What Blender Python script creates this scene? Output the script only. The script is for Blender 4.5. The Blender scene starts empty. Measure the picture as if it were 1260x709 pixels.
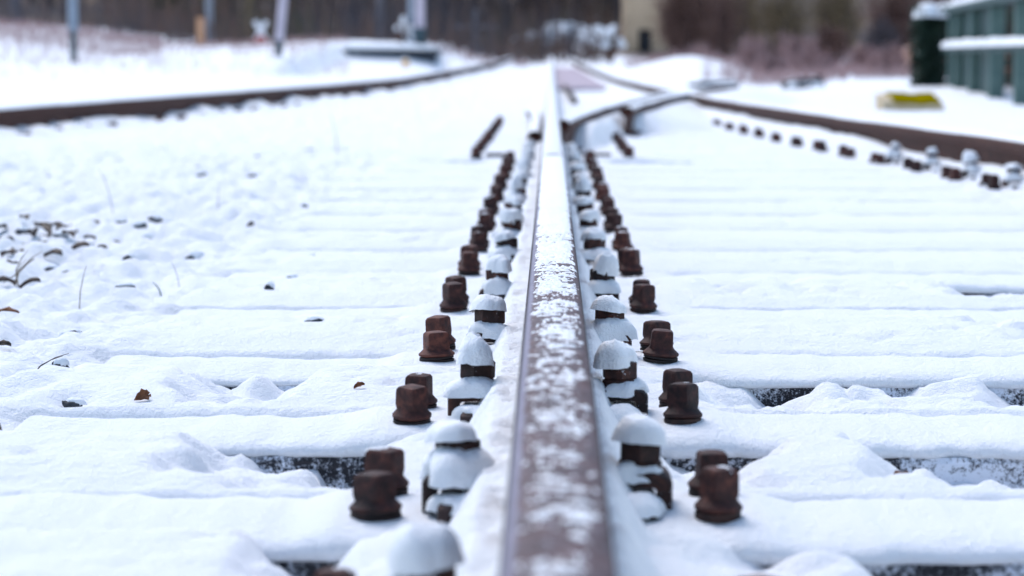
import bpy, math, random
import numpy as np
from mathutils import Vector, Matrix

R = math.radians
rnd = random.Random(7)
scene = bpy.context.scene
C = scene.collection

# ------------------------------------------------------------------ camera
F_PX, CX, CY = 2975.0, 630.0, 354.5            # 85 mm lens on a 36 mm sensor, 1260 px wide
CAM = Vector((-0.005, 0.0, 0.446))
TH = math.atan(287.5 / F_PX)                   # pitched down 5.5 degrees
PSI = math.atan(48.0 / F_PX * math.cos(TH))    # turned left 0.9 degrees
cam_d = bpy.data.cameras.new('camera')
cam = bpy.data.objects.new('camera', cam_d)
C.objects.link(cam)
cam.location = CAM
cam.rotation_euler = (math.pi / 2 - TH, 0, PSI)
cam_d.sensor_width = 36.0
cam_d.lens = 85.0
cam_d.clip_start = 0.05
cam_d.clip_end = 2000
cam_d.dof.use_dof = True
cam_d.dof.focus_distance = 3.35
cam_d.dof.aperture_fstop = 5.6
scene.camera = cam

# ------------------------------------------------------------------ sky and sun (bright overcast)
SUN_EL, SUN_ROT = R(54), R(-28)
world = bpy.data.worlds.new('World')
scene.world = world
world.use_nodes = True
wn = world.node_tree
wn.nodes.clear()
sky = wn.nodes.new('ShaderNodeTexSky')
sky.sky_type = 'NISHITA'
sky.sun_disc = False
sky.sun_elevation = SUN_EL
sky.sun_rotation = SUN_ROT
sky.air_density = 1.3
sky.dust_density = 0.8
sky.ozone_density = 1.0
bg = wn.nodes.new('ShaderNodeBackground')
bg.inputs[1].default_value = 0.12
wo = wn.nodes.new('ShaderNodeOutputWorld')
wn.links.new(sky.outputs[0], bg.inputs[0])
wn.links.new(bg.outputs[0], wo.inputs[0])
sl = bpy.data.lights.new('sun', 'SUN')
sl.energy = 1.45
sl.angle = R(28)
sl.color = (1.0, 0.955, 0.965)
sun = bpy.data.objects.new('sun', sl)
C.objects.link(sun)
sd = Vector((math.sin(SUN_ROT) * math.cos(SUN_EL), math.cos(SUN_ROT) * math.cos(SUN_EL), math.sin(SUN_EL)))
sun.rotation_euler = sd.to_track_quat('Z', 'Y').to_euler()
sun.location = (0, 0, 30)

vs = scene.view_settings
vs.view_transform = 'Standard'
vs.look = 'None'
vs.exposure = 0.92
vs.gamma = 1.0
vs.use_curve_mapping = False
scene.render.engine = 'CYCLES'
scene.cycles.use_denoising = True
scene.cycles.max_bounces = 6
scene.cycles.diffuse_bounces = 4

# ------------------------------------------------------------------ measuring helpers
_f = Vector((-math.sin(PSI) * math.cos(TH), math.cos(PSI) * math.cos(TH), -math.sin(TH)))
_r = Vector((math.cos(PSI), math.sin(PSI), 0))
_u = _r.cross(_f)
def ray(px, py):
    return _f + _r * ((px - CX) / F_PX) + _u * ((CY - py) / F_PX)
def on_z(px, py, z):
    d = ray(px, py); t = (z - CAM.z) / d.z
    return CAM + d * t
def on_y(px, py, y):
    d = ray(px, py); t = (y - CAM.y) / d.y
    return CAM + d * t

# ------------------------------------------------------------------ noise (numpy)
_rs = np.random.RandomState(3)
_T = _rs.rand(256, 256)
_TX = _rs.rand(256, 256); _TY = _rs.rand(256, 256); _TH = _rs.rand(256, 256)
def vnoise(x, y):
    x = np.asarray(x, float); y = np.asarray(y, float)
    xi = np.floor(x).astype(int); yi = np.floor(y).astype(int)
    fx = x - xi; fy = y - yi
    fx = fx * fx * fx * (fx * (fx * 6 - 15) + 10); fy = fy * fy * fy * (fy * (fy * 6 - 15) + 10)
    a = _T[xi % 256, yi % 256]; b = _T[(xi + 1) % 256, yi % 256]
    c = _T[xi % 256, (yi + 1) % 256]; d = _T[(xi + 1) % 256, (yi + 1) % 256]
    return (a * (1 - fx) + b * fx) * (1 - fy) + (c * (1 - fx) + d * fx) * fy
def fbm(x, y, o=4):
    s = 0; a = 0.5; n = 0
    for i in range(o):
        s = s + a * vnoise(x * 2 ** i + 17.3 * i, y * 2 ** i + 5.1 * i); n += a; a *= 0.5
    return s / n
def lumps(x, y, size, rad=0.75):
    """rounded pillows, as snow lying over ballast stones: 0..1"""
    x = np.asarray(x, float) / size; y = np.asarray(y, float) / size
    xi = np.floor(x).astype(int); yi = np.floor(y).astype(int)
    out = np.zeros(np.broadcast(x, y).shape)
    acc = np.zeros_like(out)
    for di in (-1, 0, 1):
        for dj in (-1, 0, 1):
            ci = xi + di; cj = yi + dj
            px = ci + 0.15 + 0.7 * _TX[ci % 256, cj % 256]; py = cj + 0.15 + 0.7 * _TY[ci % 256, cj % 256]
            hh = 0.35 + 0.65 * _TH[ci % 256, cj % 256]
            rr = rad * (0.7 + 0.5 * _TX[(ci + 91) % 256, cj % 256])
            d2 = ((x - px) ** 2 + (y - py) ** 2) / rr ** 2
            acc = np.maximum(acc, hh * np.clip(1 - d2, 0, 1) ** 0.75)
    return acc
def sst(a, b, x):
    t = np.clip((np.asarray(x, float) - a) / (b - a), 0, 1)
    return t * t * (3 - 2 * t)

# ------------------------------------------------------------------ mesh helpers
def new_obj(name, verts, faces, mat, parent=None, smooth=False, angle=None):
    me = bpy.data.meshes.new(name)
    me.from_pydata([tuple(v) for v in verts], [], faces)
    me.update()
    if smooth:
        me.polygons.foreach_set('use_smooth', [True] * len(me.polygons))
        if angle is not None:
            me.set_sharp_from_angle(angle=angle)
    if mat is not None:
        me.materials.append(mat)
    o = bpy.data.objects.new(name, me)
    C.objects.link(o)
    if parent is not None:
        o.parent = parent
    return o
def grid_obj(name, X, Y, Z, mat, parent=None):
    """2-D arrays -> a quad sheet, smooth shaded"""
    n, m = X.shape
    me = bpy.data.meshes.new(name)
    me.vertices.add(n * m)
    me.vertices.foreach_set('co', np.stack([X, Y, Z], -1).reshape(-1).astype(np.float32))
    i = np.arange(n * m).reshape(n, m)
    q = np.stack([i[:-1, :-1], i[:-1, 1:], i[1:, 1:], i[1:, :-1]], -1).reshape(-1)
    nf = (n - 1) * (m - 1)
    me.loops.add(nf * 4)
    me.loops.foreach_set('vertex_index', q.astype(np.int32))
    me.polygons.add(nf)
    me.polygons.foreach_set('loop_start', np.arange(0, nf * 4, 4, dtype=np.int32))
    me.polygons.foreach_set('use_smooth', np.ones(nf, bool))
    me.update(calc_edges=True)
    me.validate()
    me.materials.append(mat)
    o = bpy.data.objects.new(name, me)
    C.objects.link(o)
    if parent is not None:
        o.parent = parent
    return o
class MB:
    def __init__(s): s.v = []; s.f = []
    def add(s, vs, fs, M=None):
        b = len(s.v)
        s.v += [tuple(M @ Vector(v)) if M is not None else tuple(v) for v in vs]
        s.f += [tuple(b + k for k in f) for f in fs]
        return s
    def box(s, x0, x1, y0, y1, z0, z1, M=None, ch=0.0):
        if ch <= 0:
            vs = [(x0,y0,z0),(x1,y0,z0),(x1,y1,z0),(x0,y1,z0),(x0,y0,z1),(x1,y0,z1),(x1,y1,z1),(x0,y1,z1)]
            return s.add(vs, [(3,2,1,0),(4,5,6,7),(0,1,5,4),(1,2,6,5),(2,3,7,6),(3,0,4,7)], M)
        def ring(d, z): return [(x0+d,y0+d,z),(x1-d,y0+d,z),(x1-d,y1-d,z),(x0+d,y1-d,z)]
        c = ch
        def oct_(d, z): return [(x0+d+c,y0+d,z),(x1-d-c,y0+d,z),(x1-d,y0+d+c,z),(x1-d,y1-d-c,z),(x1-d-c,y1-d,z),(x0+d+c,y1-d,z),(x0+d,y1-d-c,z),(x0+d,y0+d+c,z)]
        vs = oct_(c*0.8, z0) + oct_(0, z0 + c) + oct_(0, z1 - c) + oct_(c*0.8, z1)
        fs = [tuple(range(7, -1, -1)), tuple(range(24, 32))]
        for k in range(3):
            for i in range(8):
                j = (i + 1) % 8
                fs.append((k*8+i, k*8+j, k*8+8+j, k*8+8+i))
        return s.add(vs, fs, M)
    def lathe(s, prof, n=12, M=None, sq=None, rot=0.0, cap=True):
        """prof: [(r,z)]; sq: superellipse exponent per ring (None = round)"""
        vs = []
        for k, (r, z) in enumerate(prof):
            e = sq[k] if sq else 2
            for i in range(n):
                a = 2 * math.pi * i / n + rot
                c, d = math.cos(a), math.sin(a)
                q = (abs(c) ** e + abs(d) ** e) ** (-1.0 / e)
                vs.append((r * c * q, r * d * q, z))
        fs = []
        for k in range(len(prof) - 1):
            for i in range(n):
                j = (i + 1) % n
                fs.append((k*n+i, k*n+j, k*n+n+j, k*n+n+i))
        if cap:
            fs.append(tuple(range(n - 1, -1, -1))); b = (len(prof) - 1) * n
            fs.append(tuple(range(b, b + n)))
        return s.add(vs, fs, M)
    def tube(s, pts, rad, n=6, cap=True):
        pts = [Vector(p) for p in pts]
        vs = []
        for k, p in enumerate(pts):
            t = (pts[min(k + 1, len(pts) - 1)] - pts[max(k - 1, 0)]).normalized()
            a = Vector((1, 0, 0)) if abs(t.x) < 0.8 else Vector((0, 1, 0))
            u = t.cross(a).normalized(); w = t.cross(u)
            r = rad[k] if isinstance(rad, (list, tuple)) else rad
            for i in range(n):
                g = 2 * math.pi * i / n
                vs.append(p + (u * math.cos(g) + w * math.sin(g)) * r)
        fs = []
        for k in range(len(pts) - 1):
            for i in range(n):
                j = (i + 1) % n
                fs.append((k*n+i, k*n+j, k*n+n+j, k*n+n+i))
        if cap:
            fs.append(tuple(range(n - 1, -1, -1))); b = (len(pts) - 1) * n
            fs.append(tuple(range(b, b + n)))
        return s.add(vs, fs)
    def build(s, name, mat, parent=None, smooth=False, angle=None):
        return new_obj(name, s.v, s.f, mat, parent, smooth, angle)
def empty(name, loc, rz=0.0):
    o = bpy.data.objects.new(name, None)
    o.empty_display_size = 0.05
    C.objects.link(o); o.location = loc; o.rotation_euler = (0, 0, rz)
    return o
def tag(o, label=None, cat=None, group=None, kind=None):
    if label: o['label'] = label
    if cat: o['category'] = cat
    if group: o['group'] = group
    if kind: o['kind'] = kind
    return o
def copy_tree(o, parent=None):
    c = o.copy(); C.objects.link(c); c.parent = parent
    for ch in list(o.children):
        copy_tree(ch, c)
    return c
ORD = ['first', 'second', 'third', 'fourth', 'fifth', 'sixth', 'seventh', 'eighth', 'ninth', 'tenth', 'eleventh', 'twelfth',
       'thirteenth', 'fourteenth', 'fifteenth', 'sixteenth', 'seventeenth', 'eighteenth', 'nineteenth', 'twentieth',
       'twenty-first', 'twenty-second', 'twenty-third', 'twenty-fourth', 'twenty-fifth']

# ------------------------------------------------------------------ materials
def mat(name):
    m = bpy.data.materials.new(name); m.use_nodes = True
    nt = m.node_tree
    return m, nt, nt.nodes['Principled BSDF']
def N(nt, t, **kw):
    n = nt.nodes.new(t)
    for k, v in kw.items(): setattr(n, k, v)
    return n
def noise_node(nt, scale, detail=4, rough=0.6, coord='Object', scl=None):
    tc = N(nt, 'ShaderNodeTexCoord'); out = tc.outputs[coord]
    if scl:
        mp = N(nt, 'ShaderNodeMapping'); mp.inputs['Scale'].default_value = scl
        nt.links.new(out, mp.inputs[0]); out = mp.outputs[0]
    n = N(nt, 'ShaderNodeTexNoise'); n.inputs['Scale'].default_value = scale
    n.inputs['Detail'].default_value = detail; n.inputs['Roughness'].default_value = rough
    nt.links.new(out, n.inputs['Vector'])
    return n.outputs['Fac']
def ramp(nt, fac, stops):
    r = N(nt, 'ShaderNodeValToRGB'); el = r.color_ramp.elements
    while len(el) < len(stops): el.new(0.5)
    for e, (p, c) in zip(el, stops):
        e.position = p; e.color = (*c, 1)
    nt.links.new(fac, r.inputs[0])
    return r.outputs[0]
def bump(nt, fac, bs, strength, dist):
    b = N(nt, 'ShaderNodeBump'); b.inputs['Strength'].default_value = strength; b.inputs['Distance'].default_value = dist
    nt.links.new(fac, b.inputs['Height']); nt.links.new(b.outputs[0], bs.inputs['Normal'])
def simple(name, stops, scale, rough=0.85, bs=0.0, bd=0.002, metal=0.0, detail=5, scl=None, spec=0.3):
    m, nt, b = mat(name)
    n = noise_node(nt, scale, detail, scl=scl)
    nt.links.new(ramp(nt, n, stops), b.inputs['Base Color'])
    b.inputs['Roughness'].default_value = rough; b.inputs['Metallic'].default_value = metal
    b.inputs['Specular IOR Level'].default_value = spec
    if bs: bump(nt, n, b, bs, bd)
    return m

def make_snow(name, c0, c1, fine=420, bd=0.0016):
    m, nt, b = mat(name)
    n1 = noise_node(nt, 3.0, 4)
    nt.links.new(ramp(nt, n1, [(0.3, c0), (0.7, c1)]), b.inputs['Base Color'])
    b.inputs['Roughness'].default_value = 0.75
    b.inputs['Specular IOR Level'].default_value = 0.15
    n2 = noise_node(nt, fine, 3, 0.7); n3 = noise_node(nt, fine * 0.22, 4, 0.65)
    mm = N(nt, 'ShaderNodeMath', operation='MULTIPLY_ADD'); mm.inputs[1].default_value = 2.2
    nt.links.new(n3, mm.inputs[0]); nt.links.new(n2, mm.inputs[2])
    bump(nt, mm.outputs[0], b, 0.8, bd)
    return m
M_SNOW = make_snow('snow', (0.86, 0.885, 0.92), (0.90, 0.915, 0.94), 420, 0.0042)
M_CAP = make_snow('snow_caps', (0.86, 0.885, 0.92), (0.90, 0.915, 0.94), 330, 0.0030)

def make_rust(name, dark, mid, light, snowspeck=0.0):
    m, nt, b = mat(name)
    n0 = noise_node(nt, 70, 6, 0.65)
    oi = N(nt, 'ShaderNodeObjectInfo'); od = N(nt, 'ShaderNodeMath', operation='MULTIPLY_ADD'); od.inputs[1].default_value = 0.26; od.inputs[2].default_value = -0.13
    nt.links.new(oi.outputs['Random'], od.inputs[0]); oa = N(nt, 'ShaderNodeMath', operation='ADD'); nt.links.new(od.outputs[0], oa.inputs[0]); nt.links.new(n0, oa.inputs[1]); n = oa.outputs[0]
    col = ramp(nt, n, [(0.3, dark), (0.52, mid), (0.75, light)])
    if snowspeck > 0:
        n3 = noise_node(nt, 330, 4, 0.7); n4 = noise_node(nt, 28, 2)
        ma = N(nt, 'ShaderNodeMath', operation='ADD'); nt.links.new(n3, ma.inputs[0]); nt.links.new(n4, ma.inputs[1])
        fr = ramp(nt, ma.outputs[0], [(1.22 - snowspeck, (0, 0, 0)), (1.30 - snowspeck, (1, 1, 1))]) if False else None
        mr = N(nt, 'ShaderNodeMapRange'); mr.inputs[1].default_value = 1.25 - snowspeck; mr.inputs[2].default_value = 1.31 - snowspeck
        nt.links.new(ma.outputs[0], mr.inputs[0])
        mx = N(nt, 'ShaderNodeMix', data_type='RGBA'); mx.inputs['B'].default_value = (0.8, 0.83, 0.9, 1)
        nt.links.new(mr.outputs[0], mx.inputs['Factor']); nt.links.new(col, mx.inputs['A'])
        col = mx.outputs['Result']
    nt.links.new(col, b.inputs['Base Color'])
    b.inputs['Roughness'].default_value = 0.72
    b.inputs['Specular IOR Level'].default_value = 0.35
    n2 = noise_node(nt, 260, 5, 0.7)
    bump(nt, n2, b, 0.6, 0.0015)
    return m
M_SCREW = make_rust('rust_screw', (0.013, 0.005, 0.005), (0.046, 0.0145, 0.012), (0.135, 0.042, 0.027))
M_CLIP = make_rust('rust_clip', (0.012, 0.008, 0.009), (0.035, 0.016, 0.014), (0.10, 0.036, 0.024), 0.05)
M_PLATE = make_rust('rust_plate', (0.014, 0.010, 0.012), (0.03, 0.018, 0.018), (0.07, 0.035, 0.03))
M_WASHER = make_rust('rust_washer', (0.008, 0.006, 0.007), (0.02, 0.012, 0.012), (0.06, 0.028, 0.022))

def make_rail(name):
    m, nt, b = mat(name)
    n = noise_node(nt, 40, 6, 0.65)
    rust = ramp(nt, n, [(0.3, (0.022, 0.0075, 0.006)), (0.55, (0.062, 0.021, 0.014)), (0.78, (0.14, 0.052, 0.028))])
    nt.links.new(rust, b.inputs['Base Color'])
    b.inputs['Roughness'].default_value = 0.65
    b.inputs['Specular IOR Level'].default_value = 0.2
    bump(nt, noise_node(nt, 300, 4), b, 0.35, 0.0008)
    return m
M_RAIL = make_rail('rusty_rail')
# running surface of the near rail: worn steel with painted sky sheen, brown rust bands, a breath of frost
def make_head(name):
    m, nt, b = mat(name)
    tc = N(nt, 'ShaderNodeTexCoord'); sep = N(nt, 'ShaderNodeSeparateXYZ'); nt.links.new(tc.outputs['Object'], sep.inputs[0])
    n = noise_node(nt, 60, 6, 0.7, scl=(1, 0.45, 1))
    rust = ramp(nt, n, [(0.28, (0.016, 0.005, 0.005)), (0.5, (0.052, 0.0165, 0.013)), (0.72, (0.115, 0.042, 0.031))])
    # worn gauge corner (left) of the head, its lavender sky reflection painted in
    mr = N(nt, 'ShaderNodeMapRange'); mr.interpolation_type = 'SMOOTHSTEP'
    mr.inputs[1].default_value = -0.0245; mr.inputs[2].default_value = -0.0285
    ad = N(nt, 'ShaderNodeMath', operation='MULTIPLY_ADD'); ad.inputs[1].default_value = 0.010
    nt.links.new(noise_node(nt, 90, 3), ad.inputs[0]); 
    su = N(nt, 'ShaderNodeMath', operation='SUBTRACT'); nt.links.new(sep.outputs[0], ad.inputs[2]); nt.links.new(ad.outputs[0], su.inputs[0]); su.inputs[1].default_value = 0.005
    nt.links.new(su.outputs[0], mr.inputs[0])
    mx = N(nt, 'ShaderNodeMix', data_type='RGBA'); mx.inputs['B'].default_value = (0.19, 0.18, 0.24, 1)
    nt.links.new(mr.outputs[0], mx.inputs['Factor']); nt.links.new(rust, mx.inputs['A'])
    # frost film
    fr = N(nt, 'ShaderNodeMapRange'); fr.inputs[1].default_value = 0.46; fr.inputs[2].default_value = 0.70; fr.inputs[4].default_value = 0.32
    nt.links.new(noise_node(nt, 130, 7, 0.78, scl=(0.8, 0.8, 1)), fr.inputs[0])
    mx2 = N(nt, 'ShaderNodeMix', data_type='RGBA'); mx2.inputs['B'].default_value = (0.56, 0.53, 0.63, 1)
    nt.links.new(fr.outputs[0], mx2.inputs['Factor']); nt.links.new(mx.outputs['Result'], mx2.inputs['A'])
    # the flanks of the head stay dark
    fl = N(nt, 'ShaderNodeMapRange'); fl.inputs[1].default_value = 0.1498; fl.inputs[2].default_value = 0.1472
    nt.links.new(sep.outputs[2], fl.inputs[0])
    mx3 = N(nt, 'ShaderNodeMix', data_type='RGBA'); mx3.inputs['B'].default_value = (0.030, 0.021, 0.025, 1)
    nt.links.new(fl.outputs[0], mx3.inputs['Factor']); nt.links.new(mx2.outputs['Result'], mx3.inputs['A'])
    nt.links.new(mx3.outputs['Result'], b.inputs['Base Color'])
    b.inputs['Roughness'].default_value = 0.5
    b.inputs['Specular IOR Level'].default_value = 0.16
    bump(nt, noise_node(nt, 240, 5), b, 0.3, 0.0008)
    return m
M_HEAD = make_head('worn_rail_head')

def make_timber(name):
    m, nt, b = mat(name)
    g = noise_node(nt, 30, 5, 0.6, scl=(0.25, 2, 6))
    col = ramp(nt, g, [(0.3, (0.010, 0.010, 0.013)), (0.55, (0.026, 0.025, 0.030)), (0.8, (0.065, 0.055, 0.055))])
    n3 = noise_node(nt, 190, 5, 0.75); n4 = noise_node(nt, 9, 4)
    ma = N(nt, 'ShaderNodeMath', operation='ADD'); nt.links.new(n3, ma.inputs[0]); nt.links.new(n4, ma.inputs[1])
    mr = N(nt, 'ShaderNodeMapRange'); mr.inputs[1].default_value = 0.92; mr.inputs[2].default_value = 1.10
    nt.links.new(ma.outputs[0], mr.inputs[0])
    mx = N(nt, 'ShaderNodeMix', data_type='RGBA'); mx.inputs['B'].default_value = (0.78, 0.82, 0.9, 1)
    nt.links.new(mr.outputs[0], mx.inputs['Factor']); nt.links.new(col, mx.inputs['A'])
    nt.links.new(mx.outputs['Result'], b.inputs['Base Color'])
    b.inputs['Roughness'].default_value = 0.9
    bump(nt, ma.outputs[0], b, 0.8, 0.004)
    return m
M_TIMBER = make_timber('frosted_timber')
M_STONE = simple('dark_stone', [(0.3, (0.012, 0.016, 0.022)), (0.7, (0.05, 0.055, 0.065))], 60, 0.8, 0.5)
M_LEAF = simple('dead_leaf', [(0.3, (0.10, 0.032, 0.014)), (0.7, (0.30, 0.115, 0.045))], 90, 0.7, 0.3)
M_LEAFD = simple('wet_leaf', [(0.3, (0.02, 0.015, 0.013)), (0.7, (0.085, 0.055, 0.04))], 90, 0.6, 0.3)
M_GRASS = simple('dry_grass', [(0.3, (0.12, 0.09, 0.06)), (0.7, (0.26, 0.2, 0.14))], 40, 0.8)
M_BLADE = simple('green_blade', [(0.3, (0.012, 0.05, 0.05)), (0.7, (0.03, 0.10, 0.08))], 40, 0.6)
M_HILL = simple('leaf_litter', [(0.32, (0.05, 0.05, 0.066)), (0.46, (0.105, 0.085, 0.078)), (0.58, (0.16, 0.115, 0.080)), (0.72, (0.36, 0.33, 0.34))], 0.22, 0.95, 0, detail=8)
M_EARTH = simple('bare_earth', [(0.3, (0.15, 0.075, 0.050)), (0.5, (0.30, 0.16, 0.11)), (0.7, (0.46, 0.34, 0.30))], 2.2, 0.95, 0.3, 0.02)
M_BARK = simple('bark', [(0.3, (0.04, 0.036, 0.046)), (0.7, (0.12, 0.10, 0.108))], 8, 0.9, 0.4, 0.01, scl=(3, 3, 0.4))
M_BARKP = simple('pale_bark', [(0.3, (0.10, 0.095, 0.11)), (0.7, (0.19, 0.18, 0.20))], 8, 0.9, 0.4, 0.01, scl=(3, 3, 0.4))
M_TWIG = simple('twigs_brown', [(0.3, (0.085, 0.045, 0.038)), (0.7, (0.19, 0.112, 0.090))], 1.2, 0.9)
M_UNDER = simple('undergrowth', [(0.32, (0.045, 0.048, 0.068)), (0.44, (0.085, 0.072, 0.074)), (0.54, (0.145, 0.088, 0.070)), (0.66, (0.060, 0.066, 0.038))], 0.22, 0.9, detail=3)
M_TWIGP = simple('twigs_pink', [(0.3, (0.27, 0.16, 0.15)), (0.7, (0.47, 0.33, 0.33))], 4, 0.9)
M_TWIGO = simple('twigs_olive', [(0.3, (0.105, 0.076, 0.042)), (0.7, (0.21, 0.155, 0.092))], 4, 0.9)
M_NEEDLE = simple('evergreen', [(0.3, (0.012, 0.03, 0.016)), (0.7, (0.04, 0.085, 0.045))], 6, 0.8)
M_HEDGE = simple('hedge_leaf', [(0.3, (0.008, 0.022, 0.016)), (0.7, (0.03, 0.06, 0.04))], 12, 0.7)
M_FENCE = simple('green_fence_paint', [(0.3, (0.075, 0.130, 0.125)), (0.7, (0.115, 0.185, 0.172))], 5, 0.6)
M_FENCED = simple('green_fence_dark', [(0.3, (0.03, 0.065, 0.065)), (0.7, (0.05, 0.09, 0.09))], 5, 0.7)
M_YEL = simple('yellow_plastic', [(0.3, (0.17, 0.130, 0.0008)), (0.7, (0.23, 0.180, 0.0015))], 6, 0.95, spec=0.0)
M_TAN = simple('tan_edge', [(0.3, (0.42, 0.32, 0.18)), (0.7, (0.6, 0.5, 0.36))], 12, 0.8)
M_CABLE = simple('black_cable', [(0.3, (0.02, 0.024, 0.035)), (0.7, (0.05, 0.055, 0.07))], 12, 0.6)
M_WALL = simple('ochre_render', [(0.3, (0.50, 0.36, 0.24)), (0.7, (0.62, 0.47, 0.33))], 1.5, 0.95)
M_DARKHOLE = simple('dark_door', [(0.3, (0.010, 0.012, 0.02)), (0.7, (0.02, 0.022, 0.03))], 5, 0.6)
M_ROOF = simple('roof_slate', [(0.3, (0.04, 0.04, 0.05)), (0.7, (0.08, 0.08, 0.09))], 5, 0.8)
M_STEEL = simple('galvanised', [(0.3, (0.22, 0.26, 0.32)), (0.7, (0.34, 0.39, 0.46))], 3, 0.55, metal=0.2)
M_STEELD = simple('painted_teal', [(0.3, (0.035, 0.06, 0.075)), (0.7, (0.07, 0.11, 0.13))], 3, 0.6)
M_PALE = simple('pale_pink_paint', [(0.3, (0.46, 0.40, 0.48)), (0.7, (0.62, 0.55, 0.62))], 3, 0.7)
M_WHITE = simple('white_board', [(0.3, (0.70, 0.70, 0.74)), (0.7, (0.80, 0.80, 0.84))], 8, 0.6)
M_RED = simple('red_paint', [(0.3, (0.36, 0.045, 0.04)), (0.7, (0.5, 0.08, 0.07))], 8, 0.6)
M_ORANGE = simple('tan_post', [(0.3, (0.42, 0.22, 0.12)), (0.7, (0.58, 0.34, 0.21))], 4, 0.85)
M_CONC = simple('dark_concrete', [(0.3, (0.030, 0.036, 0.048)), (0.7, (0.06, 0.068, 0.085))], 3, 0.9)
M_DECK = simple('weathered_deck', [(0.3, (0.36, 0.29, 0.33)), (0.7, (0.52, 0.45, 0.50))], 3, 0.9, scl=(1, 5, 1))
M_LAMP = simple('amber_lens', [(0.3, (0.7, 0.36, 0.05)), (0.7, (0.8, 0.46, 0.1))], 3, 0.4)

# ------------------------------------------------------------------ the lie of the land
SLEEPER_Y = [2.276 + 0.065, 2.866 + 0.065, 3.469 + 0.065, 4.134 + 0.065, 4.843 + 0.065, 5.427 + 0.065]
while SLEEPER_Y[-1] < 16.5:
    SLEEPER_Y.append(SLEEPER_Y[-1] + 0.62)
SLEEPER_Y = [SLEEPER_Y[0] - 0.585] + SLEEPER_Y
HW = 0.13                                    # half width of a sleeper
SX0, SX1 = -0.66, 2.25
def rise(y):                                 # the line climbs very gently beyond 30 m
    return 0.007 * np.maximum(0, np.asarray(y, float) - 30)
# rail centre lines, measured on the rail tops (x, y)
def line_of(pts):
    return [(p.x, p.y) for p in (on_z(a, b, 0.155) for a, b in pts)]
LINE_C = [(1.66, 5.6)] + line_of([(1260, 173), (1090, 150.5), (980, 135.5), (885, 121)])  + [(1.02, 19.2), (0.90, 25), (0.70, 38), (0.45, 60)]
LINE_B = [(0.045, 10.7)] + line_of([(718, 138.5), (740, 131.5), (785, 120.5), (815, 115)]) + [(1.00, 19.0), (1.42, 22.0), (1.85, 24.4)]
LINE_D = [(-3.45, 7.0), (-2.99, 13.1), (-2.70, 16.9), (-2.12, 24.5), (-1.62, 36.0), (-1.2, 50.0), (-1.0, 62)]
def smooth_line(P, step):
    """Catmull-Rom through the points, resampled"""
    P = [Vector((a, b, 0)) for a, b in P]
    Q = [2 * P[0] - P[1]] + P + [2 * P[-1] - P[-2]]
    out = []
    for i in range(1, len(Q) - 2):
        n = max(2, int((Q[i + 1] - Q[i]).length / step))
        for k in range(n):
            t = k / n
            out.append(0.5 * ((2 * Q[i]) + (Q[i+1] - Q[i-1]) * t + (2*Q[i-1] - 5*Q[i] + 4*Q[i+1] - Q[i+2]) * t*t + (3*Q[i] - Q[i-1] - 3*Q[i+1] + Q[i+2]) * t**3))
    out.append(P[-1])
    return out
SC, SB, SD = (smooth_line(L, 0.4) for L in (LINE_C, LINE_B, LINE_D))
def x_on(S, y):
    return np.interp(y, [p.y for p in S], [p.x for p in S])

CREST = ([-40, -22, -13.2, -11.3, -10.3, -9.1, -7.4, -5.4, -3.1, -1.5, 0.4, 40], [2.2, 1.55, 1.06, 0.90, 0.74, 0.62, 0.64, 0.72, 0.66, 0.58, 0.45, 0.45])
def bigform(x, y):
    x = np.asarray(x, float); y = np.asarray(y, float)
    z = -0.022 + rise(y)
    # snowy bank on the left behind the far track
    crest = np.interp(x, *CREST) - 0.16
    t = sst(34, 58, y)
    z = z + np.where(x < 0.5, crest * t * sst(-0.9, -3.4, x), 0)
    z = z - 0.42 * sst(-4.95, -4.55, x) * sst(-1.6, -2.5, x) * sst(38, 44, y) * sst(55.2, 54.6, y)
    z = z + 0.10 * sst(-2.5, -6, x) * sst(26, 36, y) * (fbm(x * 0.55, y * 0.33, 3) - 0.5) * 2
    # mound in front of the bushes on the right, and the verge by the fence
    z = z + 0.30 * np.exp(-((x - 2.65) / 0.9) ** 2 - ((y - 47) / 5.0) ** 2)
    z = z + 0.10 * sst(2.8, 4.6, x) * sst(18, 30, y)
    # small rise in the middle distance
    z = z + 0.62 * np.exp(-((x - 0.9) / 1.5) ** 2 - ((y - 78) / 7.0) ** 2)
    return z
def at_row(row, a, b, dep):                  # a hollow given by two picture columns of the photograph
    t = CAM.y + SLEEPER_Y[row] - HW
    return (row, on_y(a, 300, t).x, on_y(b, 300, t).x, dep)
HOLLOWS = [at_row(2, 285, 465, 0.078), at_row(2, 1095, 1290, 0.070), at_row(2, 905, 925, 0.078), at_row(2, 838, 862, 0.078), at_row(3, 858, 1000, 0.085), at_row(3, 1062, 1132, 0.070), at_row(3, 1186, 1300, 0.070), at_row(3, 330, 365, 0.046),
           at_row(3, 255, 300, 0.046), at_row(1, 900, 955, 0.062), at_row(1, 1075, 1300, 0.070), at_row(1, 365, 400, 0.054), at_row(5, 872, 908, 0.046), at_row(5, 968, 985, 0.039), at_row(5, 1030, 1050, 0.039), at_row(5, 1090, 1115, 0.039),
           at_row(5, 1180, 1300, 0.070), at_row(4, 1235, 1300, 0.046), at_row(14, 530, 600, 0.046), at_row(14, 742, 860, 0.046)]
def RAILBANK(xr, y):                         # snow lying along the foot of the middle rail
    return rise(y) + 0.046 - 1.7 * np.maximum(0, xr - 0.064)
def RB_N(x, y):
    return 0.022 * (fbm(x * 9 + 5, y * 7.0, 3) - 0.5) + 0.012 * (lumps(x, y, 0.06) - 0.4) + 0.008 * lumps(x + 2, y, 0.03)
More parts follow.
